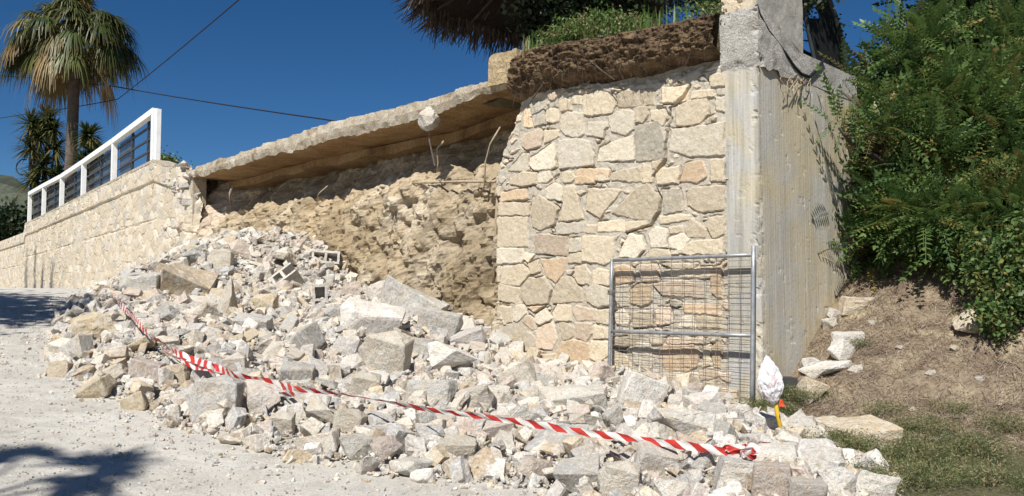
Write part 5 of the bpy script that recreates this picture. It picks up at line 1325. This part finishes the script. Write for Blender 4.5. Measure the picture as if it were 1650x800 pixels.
# thatched sunshade
def sunshade():
    c = Vector((.55, 16.0, 0)); zg = 5.0; root = empty('thatched_sunshade', (c.x, c.y, zg)); tag(root, 'ragged dark thatched sunshade standing on the terrace', 'sunshade')
    r = random.Random(6); M_TH = mat_soil('dry_palm_thatch', [(.3, (.05, .035, .03)), (.55, (.14, .11, .09)), (.75, (.30, .26, .22))], 2.5, 40, .5, True)
    b = MB(); b.tube([(c.x, c.y, zg - .1), (c.x, c.y, 8.55)], .09, 8); part('pole', b.mesh('pole', M_TRUNK), root)
    b = MB()
    for k in range(12):
        a = k * math.pi / 6 + .2; b.tube([(c.x, c.y, 8.5), (c.x + math.cos(a) * 2.55, c.y + math.sin(a) * 2.55, 7.33)], .03, 5)
    part('ribs', b.mesh('ribs', M_TRUNK), root)
    b = MB(); b.quadstrip([[(c.x + math.cos(a) * q, c.y + math.sin(a) * q, 8.52 - q * .46 + .03 * math.sin(a * 9)) for a in np.linspace(0, 2 * math.pi, 49)[:-1]] for q in (.05, .9, 1.7, 2.45)], True, False)
    part('underside', b.mesh('under', mat_simple('dark_thatch', (.035, .025, .02), .95, .4, 9)), root)
    V = []; Fq = []
    def strip(p0, d, L, w_, sag, n=4):
        side = Vector((-d.y, d.x, 0)).normalized() * w_; i0 = len(V)
        for k in range(n + 1):
            f = k / n; p = p0 + d * L * f + Vector((0, 0, -sag * f * f)); ww = side * (1 - .75 * f); V.append(tuple(p + ww)); V.append(tuple(p - ww))
        for k in range(n): a = i0 + 2 * k; Fq.append((a, a + 1, a + 3, a + 2))
    for lay in range(9):
        rad0 = .05 + lay * .29; n = int(26 + lay * 26)
        for k in range(n):
            a = 2 * math.pi * k / n + r.uniform(-.08, .08); d = Vector((math.cos(a), math.sin(a), -.46 + r.uniform(-.05, .05))); z = 8.55 - rad0 * .46
            strip(Vector((c.x + d.x * rad0, c.y + d.y * rad0, z + r.uniform(0, .05))), d, r.uniform(.45, .62), r.uniform(.03, .06), r.uniform(.0, .08), 2)
    for k in range(1500):
        a = 2 * math.pi * k / 1500 + r.uniform(-.03, .03); rad0 = 2.3 + r.uniform(-.15, .2); d = Vector((math.cos(a) * .35, math.sin(a) * .35, -.85)) + Vector((r.gauss(0, .22), r.gauss(0, .22), 0)); clump = .5 + .5 * math.sin(a * 17) * math.sin(a * 7 + 1)
        strip(Vector((c.x + math.cos(a) * rad0, c.y + math.sin(a) * rad0, 8.55 - rad0 * .46 + r.uniform(-.02, .03))), d, .16 + .55 * clump * r.uniform(.3, 1.1), r.uniform(.012, .03), r.uniform(.02, .2), 4)
    part('thatch', mesh_np('thatch', np.array(V), np.array(Fq), M_TH), root)
sunshade()

# grass along the terrace edge
def blades(name, pts, hmin, hmax, mat, label, cat='grass', seed=0, lean=.35, wd=.006, kind='stuff'):
    r = np.random.default_rng(seed); n = len(pts); V = np.zeros((n, 6, 3)); h = r.uniform(hmin, hmax, n); a = r.uniform(0, 6.28, n); l = r.uniform(0, lean, n) * h; w_ = wd * r.uniform(.6, 1.6, n)
    dx, dy = np.cos(a), np.sin(a); px_, py_ = -dy, dx
    for k, (f, ww) in enumerate(((0, 1), (.55, .8), (1, .08))):
        cx_ = pts[:, 0] + dx * l * f * f; cy_ = pts[:, 1] + dy * l * f * f; cz = pts[:, 2] + h * f * (1 - .12 * f)
        for j, sg in enumerate((-1, 1)): V[:, k * 2 + j] = np.stack([cx_ + sg * px_ * w_ * ww, cy_ + sg * py_ * w_ * ww, cz], -1)
    i = np.arange(n)[:, None] * 6; Fq = np.concatenate([i + [0, 1, 3, 2], i + [2, 3, 5, 4]], 0)
    t = np.clip(r.normal(.5, .25, n), 0, 1); C = np.zeros((n, 6, 3)); C[..., 0] = t[:, None]; C[..., 1] = ((r.random(n) < .45) * r.random(n))[:, None]
    return tag(link(name, mesh_np(name, V.reshape(-1, 3), Fq, mat, False, cols=C.reshape(-1, 3))), label, cat, kind=kind)
M_GRASS = mat_leaf('fresh_grass', (.06, .12, .025), (.15, .24, .06), (.28, .24, .12), .35)
M_GRASSD = mat_leaf('dull_grass', (.06, .085, .03), (.17, .20, .08), (.38, .31, .17), .3)
M_DRY = mat_leaf('dry_litter', (.10, .072, .048), (.40, .33, .25), (.28, .15, .075), .05)
r = np.random.default_rng(2); s_ = np.clip(r.normal(3.1, .85, 1300), .6, 4.3); d_ = r.uniform(-.7, .08, 1300); pp = WPa(s_, d_, 0 * s_); pp[:, 2] = np.interp(s_, [.4, 1.2, 2.6, 4.0, 4.45, 4.8], [5.36, 5.40, 5.50, 5.64, 5.55, 5.15]) - .04
keep = r.random(len(s_)) < .15 + .85 * (fbm(pp, 2.2, 3, 3) > -.05); blades('grass', pp[keep], .12, .42, M_GRASS, 'bright green grass growing on the edge of the soil layer', seed=4, lean=.5, wd=.011)
def weeds(name, base, n, h, lab, seed, mat=M_GRASS, spread=.2, tpl=None):
    r = np.random.default_rng(seed); P = np.array(base) + np.stack([r.normal(0, spread, n), r.normal(0, spread, n), r.uniform(.02, h, n)], -1); D_ = r.normal(0, 1, (n, 3)) + [0, 0, .6]
    t = np.zeros((n, 3)); t[:, 0] = r.random(n); t[:, 1] = (r.random(n) < .3) * .8; V, Fq, C = place_many(tpl or [simple_leaf_template(6, .06, .06, .011, k) for k in range(4)], P, D_, r.uniform(.7, 1.3, n), t, r)
    root = tag(empty(name, base), lab, 'plant'); part('foliage', mesh_np(name, V, Fq, mat, True, cols=C), root)
    mb = MB(); R_ = random.Random(seed)
    for _ in range(6): mb.tube([base, (base[0] + R_.uniform(-spread, spread), base[1] + R_.uniform(-spread, spread), base[2] + h * R_.uniform(.6, 1))], [.006, .003], 4)
    part('stem', mb.mesh('stem', M_ROOT), root)
weeds('weed', WP(2.75, -.1, 5.5), 170, .42, 'leafy green weed clump in the middle of the terrace edge grass', 1)
weeds('weed', WP(2.2, -.15, 5.45), 220, .3, 'leafy weed clump right of the middle one on the terrace edge', 4)
weeds('weed', WP(3.1, -.2, 5.55), 260, .36, 'broad leafy weed clump under the thatch', 5)
weeds('weed', WP(3.5, -.1, 5.55), 230, .32, 'leafy weed clump at the left part of the terrace edge', 2)
weeds('weed', WP(.75, -.1, 5.33), 110, .25, 'yellow green weed clump beside the pillar top', 3)

# grass and litter on the slope
def slope_pts(n, seed, f):
    r = np.random.default_rng(seed); s_ = r.uniform(-7.5, -.05, n); d_ = r.uniform(-4.5, 5.5, n); x = W0[0] + s_ * U[0] + d_ * N[0]; y = W0[1] + s_ * U[1] + d_ * N[1]
    k = f(s_, d_, x, y, r) & ((pile_h(x, y) < .02) | (s_ + .75 * d_ < -.4)) & (y > 3.5) & (np.abs(x / y) < .72); x, y = x[k], y[k]; return np.stack([x, y, ground_h(x, y)], -1)
nz = lambda x, y, sc, sd_: fbm(np.stack([x, y, 0 * x], -1), sc, 3, sd_)
def projx(x, y): return 825 + F * x / y
P = slope_pts(220000, 1, lambda s, d, x, y, r: (d > -.25) & (projx(x, y) > 1235) & (nz(x, y, 1.2, 5) + .2 * (projx(x, y) > 1400) * (d > .0) > .08 + .3 * r.random(len(x))))
blades('grass', P, .02, .09, M_GRASSD, 'patchy dull green grass at the foot of the dry slope', seed=5, lean=1.3, wd=.0035)
def litter(n, seed, name, lab):
    P = slope_pts(n, seed, lambda s, d, x, y, r: (d < .9) & (nz(x, y, 1.3, 15) > -.6 + .6 * r.random(len(x)))); r = np.random.default_rng(seed); m = len(P); a = r.uniform(0, 6.28, m); L = .02 + .11 * r.random(m) ** 2; w_ = r.uniform(.001, .0038, m)
    dx, dy = np.cos(a) * L, np.sin(a) * L; A = P + [0, 0, .01] + np.stack([0 * a, 0 * a, r.uniform(0, .03, m)], -1); B = A + np.stack([dx, dy, 0 * a], -1); B[:, 2] = ground_h(B[:, 0], B[:, 1]) + r.uniform(.005, .05, m)
    sx, sy = -np.sin(a) * w_, np.cos(a) * w_; o = np.stack([sx, sy, 0 * a], -1); up = np.array([0, 0, 1]) * w_[:, None]
    V = np.stack([A - o, A + o + up, B + o * .5 + up, B - o * .5], 1); Fq = np.arange(m * 4).reshape(m, 4); C = np.zeros((m, 4, 3)); C[..., 0] = np.clip(r.normal(.45, .3, m), 0, 1)[:, None]; C[..., 1] = ((r.random(m) < .2) * r.random(m))[:, None]
    tag(link(name, mesh_np(name, V.reshape(-1, 3), Fq, M_DRY, False, cols=C.reshape(-1, 3))), lab, 'litter', kind='stuff')
litter(170000, 3, 'dry_litter', 'grey brown dry twigs and leaves littering the slope')
for i, (px, py, h_, lab) in enumerate(((1350, 735, .22, 'low green weed between heap and stone ledge'), (1240, 668, .16, 'low weed at the foot of the pillar'), (1375, 770, .16, 'spreading weed right of the white blocks'), (1290, 640, .1, 'tiny weed beside the dark box'))):
    q = hit(px, py); weeds('weed', (q[0], q[1], ground1(q[0], q[1])), 1500 if i == 0 else 700, h_, lab, 20 + i, M_GRASSD, .16, [simple_leaf_template(12, .06, .03, .0032, k) for k in range(4)])

PLC = [(1475, 742, 'green weed patch just right of the stone ledge'), (1500, 700, 'green weed patch in the middle of the grass'), (1570, 735, 'broad green weed patch in the lower right grass'), (1625, 700, 'green weed patch by the right edge of the picture'), (1480, 785, 'green weed patch at the bottom right of the heap'), (1600, 785, 'green weed patch in the bottom right corner'), (1425, 668, 'thin weed patch at the foot of the dry litter'), (1540, 665, 'thin weed patch where the slope meets the grass'), (1385, 560, 'tiny green weed in the dry litter beside the white stones')]
for i, (px, py, lab) in enumerate(PLC):
    q = hit(px, py); weeds('weed', (q[0], q[1], ground1(q[0], q[1])), (260, 210, 300, 190, 240, 190, 120, 90, 70)[i], (.16, .1)[i > 5], lab, 50 + i, M_GRASSD, (.15, .07)[i == 8], [simple_leaf_template(14, .07, .034, .003, k) for k in range(4)])
for i, (px, py, w_) in enumerate(((1405, 520, 14), (1430, 620, 12), (1450, 560, 12), (1470, 660, 14), (1500, 600, 16), (1540, 560, 18), (1580, 610, 14), (1610, 650, 16))):
    slope_stone(px, py, w_, w_ * .6, 'Y' if i % 2 else 'C', 'lump', f'{ORD[i]} small stray stone on the dry slope' if i < 10 else '', 0, i, 'small stones strewn on the dry slope')

# ------------------------------------------------------------------ palm, spiky plants, cables, hedge at left
M_PALM = mat_leaf('palm_leaf', (.030, .050, .014), (.13, .15, .045), (.30, .20, .09), .25)
def fan_palm(base, zc, R0, seed, label, nleaf=78, trunk=.28, group=None):
    r = random.Random(seed); root = empty('fan_palm', base); tag(root, label, 'palm tree', group); c = Vector((base[0], base[1], zc))
    mb = MB(); n = 26; mb.tube([(base[0] + .1 * math.sin(k / n * 2), base[1], base[2] - .3 + (zc - base[2] + .3) * k / n) for k in range(n + 1)], [trunk * (1.15 - .2 * k / n + .03 * (k % 2)) * (1.25 if k > 22 else 1) for k in range(n + 1)], 12); part('trunk', mb.mesh('trunk', M_TRUNK, True), root)
    V = []; Fq = []; C = []; mb = MB()
    for i in range(nleaf):
        f = (i + .5) / nleaf; el = math.radians(82 - 112 * f ** .85 + r.uniform(-24, 24)); az = i * 2.39996 + r.uniform(-.5, .5)
        d = Vector((math.cos(az) * math.cos(el), math.sin(az) * math.cos(el), math.sin(el))); Lp = R0 * r.uniform(.34, .60); sag = .22 * Lp
        tip = c + d * Lp + Vector((0, 0, -sag)); mb.tube([c + Vector((0, 0, r.uniform(-.4, .3))), c + d * Lp * .55 + Vector((0, 0, -sag * .2)), tip], [.035, .025, .018], 4)
        dirv = (d + Vector((0, 0, -.55 - .3 * f))).normalized(); side = dirv.cross(Vector((0, 0, 1))).normalized(); nn = side.cross(dirv).normalized(); ns = 44; Lf = R0 * r.uniform(.30, .44)
        col0 = (min(1, max(0, r.gauss(.45, .25))), (max(0, r.gauss(.65, .25)) if f > .86 else (.35 if r.random() < .12 else 0)))
        for j in range(ns):
            a = math.radians(-105 + 210 * (j + .5) / ns); sd_ = dirv * math.cos(a) + side * math.sin(a); L = Lf * (.72 + .28 * math.cos(a)) * r.uniform(.75, 1.12); dr = r.uniform(.6, 1.5); wv = nn.cross(sd_).normalized(); i0 = len(V)
            for k, (t_, w_) in enumerate(((0.04, .008), (.35, .019), (.68, .013), (1., .003))):
                g_ = Vector((0, 0, -1)) * dr * (.42 + .6 * f) * L * max(0, t_ - .2) ** 1.4; p = tip + sd_ * L * t_ * (1 - .28 * t_ * t_) + g_ + nn * .05 * math.cos(a) * t_ ; w2 = wv * w_ * R0 / 2
                V.append(tuple(p + w2)); V.append(tuple(p - w2)); C.append((col0[0], min(1, col0[1] + .35 * (t_ > .9)), 0)); C.append(C[-1])
            for k in range(3): q = i0 + 2 * k; Fq.append((q, q + 1, q + 3, q + 2))
    part('leaves', mesh_np('palm_leaves', np.array(V), np.array(Fq), M_PALM, False, cols=np.array(C)), root); part('leaf_stalks', mb.mesh('stalks', M_ROOT), root)
    return root
D = 40.; p = at(112, 270, D); fan_palm((p.x, p.y, 4.6), at(112, 62, D).z, 4.2, 5, 'tall fan palm with drooping crown behind the white fence', 110, .25)
sh = np.array([-3.75, 5.35]) + 8.4 / math.tan(SUN_EL) * np.array([SUN_H.x, SUN_H.y]); fan_palm((sh[0], sh[1], .0), 8.4, 2.3, 8, 'fan palm behind the viewer shading the near left of the track', 15, .2)
def spiky(name, px, py, D, heads, label, seed):
    r = random.Random(seed); b0 = at(px, 300, D); base = (b0.x, b0.y, 4.6); root = empty(name, base); tag(root, label, 'plant'); V = []; Fq = []; C = []; mb = MB()
    for (hx_, hy_, rad) in heads:
        c = at(hx_, hy_, D + r.uniform(-.4, .4)); mb.tube([base, Vector(base).lerp(c, .5) + Vector((r.uniform(-.2, .2), 0, 0)), c], [.12, .09, .06], 6); R0 = rad * D / F
        for k in range(120):
            d = Vector((r.gauss(0, 1), r.gauss(0, 1), r.gauss(.25, .8))).normalized(); side = d.cross(Vector((0, 0, 1))).normalized() * .07; i0 = len(V); col = (min(1, max(0, r.gauss(.35, .25))), .3 if d.z < -.3 else 0, 0)
            for t_, w_ in ((.03, 1), (.5, .9), (1, .08)):
                q = c + d * R0 * t_ + Vector((0, 0, -.22 * R0 * t_ * t_)); V.append(tuple(q + side * w_)); V.append(tuple(q - side * w_)); C += [col, col]
            for k2 in range(2): q = i0 + 2 * k2; Fq.append((q, q + 1, q + 3, q + 2))
    part('leaves', mesh_np('spiky', np.array(V), np.array(Fq), M_PALM, False, cols=np.array(C)), root); part('stem', mb.mesh('stem', M_TRUNK), root)
spiky('yucca', 62, 300, 50., [(50, 200, 36), (78, 190, 34), (50, 238, 36), (88, 238, 36), (70, 268, 42), (92, 285, 36), (62, 216, 34), (55, 290, 34), (85, 208, 30)], 'many headed yucca left of the palm trunk', 1)
spiky('yucca', 145, 300, 39., [(143, 218, 34), (150, 245, 32), (135, 262, 30)], 'single stemmed yucca right of the palm trunk', 2)
b = MB()
def cat(pts, n=24, sag=.0):
    P = [Vector(p) for p in pts]; out = []
    for i in range(len(P) - 1):
        for k in range(n): f = k / n; out.append(P[i].lerp(P[i + 1], f) - Vector((0, 0, sag * 4 * f * (1 - f))))
    out.append(P[-1]); return out
b.tube(cat([at(-160, 108, 44), at(60, 126, 43), at(175, 138, 42), at(525, 193, 30), at(900, 250, 22)], 12, .05), .028, 5)
tag(link('power_cable', b.mesh('cable', M_CABLE)), 'black overhead cable running from the palm down to the slab', 'cable')
b = MB(); b.tube(cat([at(420, -30, 24), at(385, 0, 25), at(190, 160, 40), at(30, 186, 43), at(-120, 205, 45)], 12, .05), .022, 5)
tag(link('power_cable', b.mesh('cable', M_CABLE)), 'thin overhead cable rising steeply out of the top of the picture', 'cable')
b = MB(); c = at(38, 270, 49.5); b.tube([c + Vector((.45 * math.cos(a), 0, .45 * math.sin(a) * 1.1)) for a in np.linspace(1.2, 4.6, 14)], .035, 5); b.tube([at(49, 360, 49.5), at(49, 240, 49.5)], .05, 6)
tag(link('cable_pole', b.mesh('loop', M_CABLE)), 'dark loop of cable on a thin post beside the yucca', 'cable post')
# hedge at the far left, beyond the wall end
bush('hedge', 'dark clipped hedge beyond the far end of the long wall', 'hedge', tuple(at(15, 385, 58)), [blob(-20, 368, 58, 30, 22), blob(10, 366, 58, 28, 22), blob(32, 368, 58, 14, 20), blob(-60, 366, 58, 40, 26)], 2600, SLB, M_DARKLEAF, 14, 1.6, .06, shell=.1)
bush('dark_shrub', 'green treetop peeping over the broken wall end', 'bush', tuple(at(272, 330, 34)), [blob(272, 268, 34, 22, 12), blob(255, 262, 34, 10, 8)], 500, SL, M_BUSH, 15, 1.2, .03)
# trees out of view on the left whose shade falls on the track and the long wall
def shade_tree(x, y, h, R0, seed, lab, n=1500):
    z = ground1(x, y); bl = [((x + R0 * .5 * math.cos(a), y + R0 * .5 * math.sin(a), z + h + .3 * math.sin(3 * a)), (R0 * .62, R0 * .62, R0 * .55)) for a in (0.3, 1.6, 2.9, 4.2, 5.4)]; bush('roadside_tree', lab, 'tree', (x, y, z), bl, n, SLB, M_DARKLEAF, seed, 1.1, .12, shell=.2)
shade_tree(-12.8, 6.3, 8.6, 3.0, 16, 'broad tree on the far side of the track casting shade over it', 2600)
for i, (x, y, h_, rr) in enumerate(((-27.6, 39.5, 8.6, .30), (-26.2, 37.5, 8.0, .28), (-24.4, 35.6, 7.4, .3), (-29.6, 41.5, 9.2, .45), (-22.8, 33.6, 6.4, .22))):
    z = ground1(x, y); bush('slender_tree', 'slender dark tree across the track shading the far end of the long wall', 'tree', (x, y, z), [((x, y, z + h_ * .55), (rr, rr, h_ * .42))], 260, SLB, M_DARKLEAF, 30 + i, .6, .05, group='slender trees across the track')
SC.render.film_transparent = False
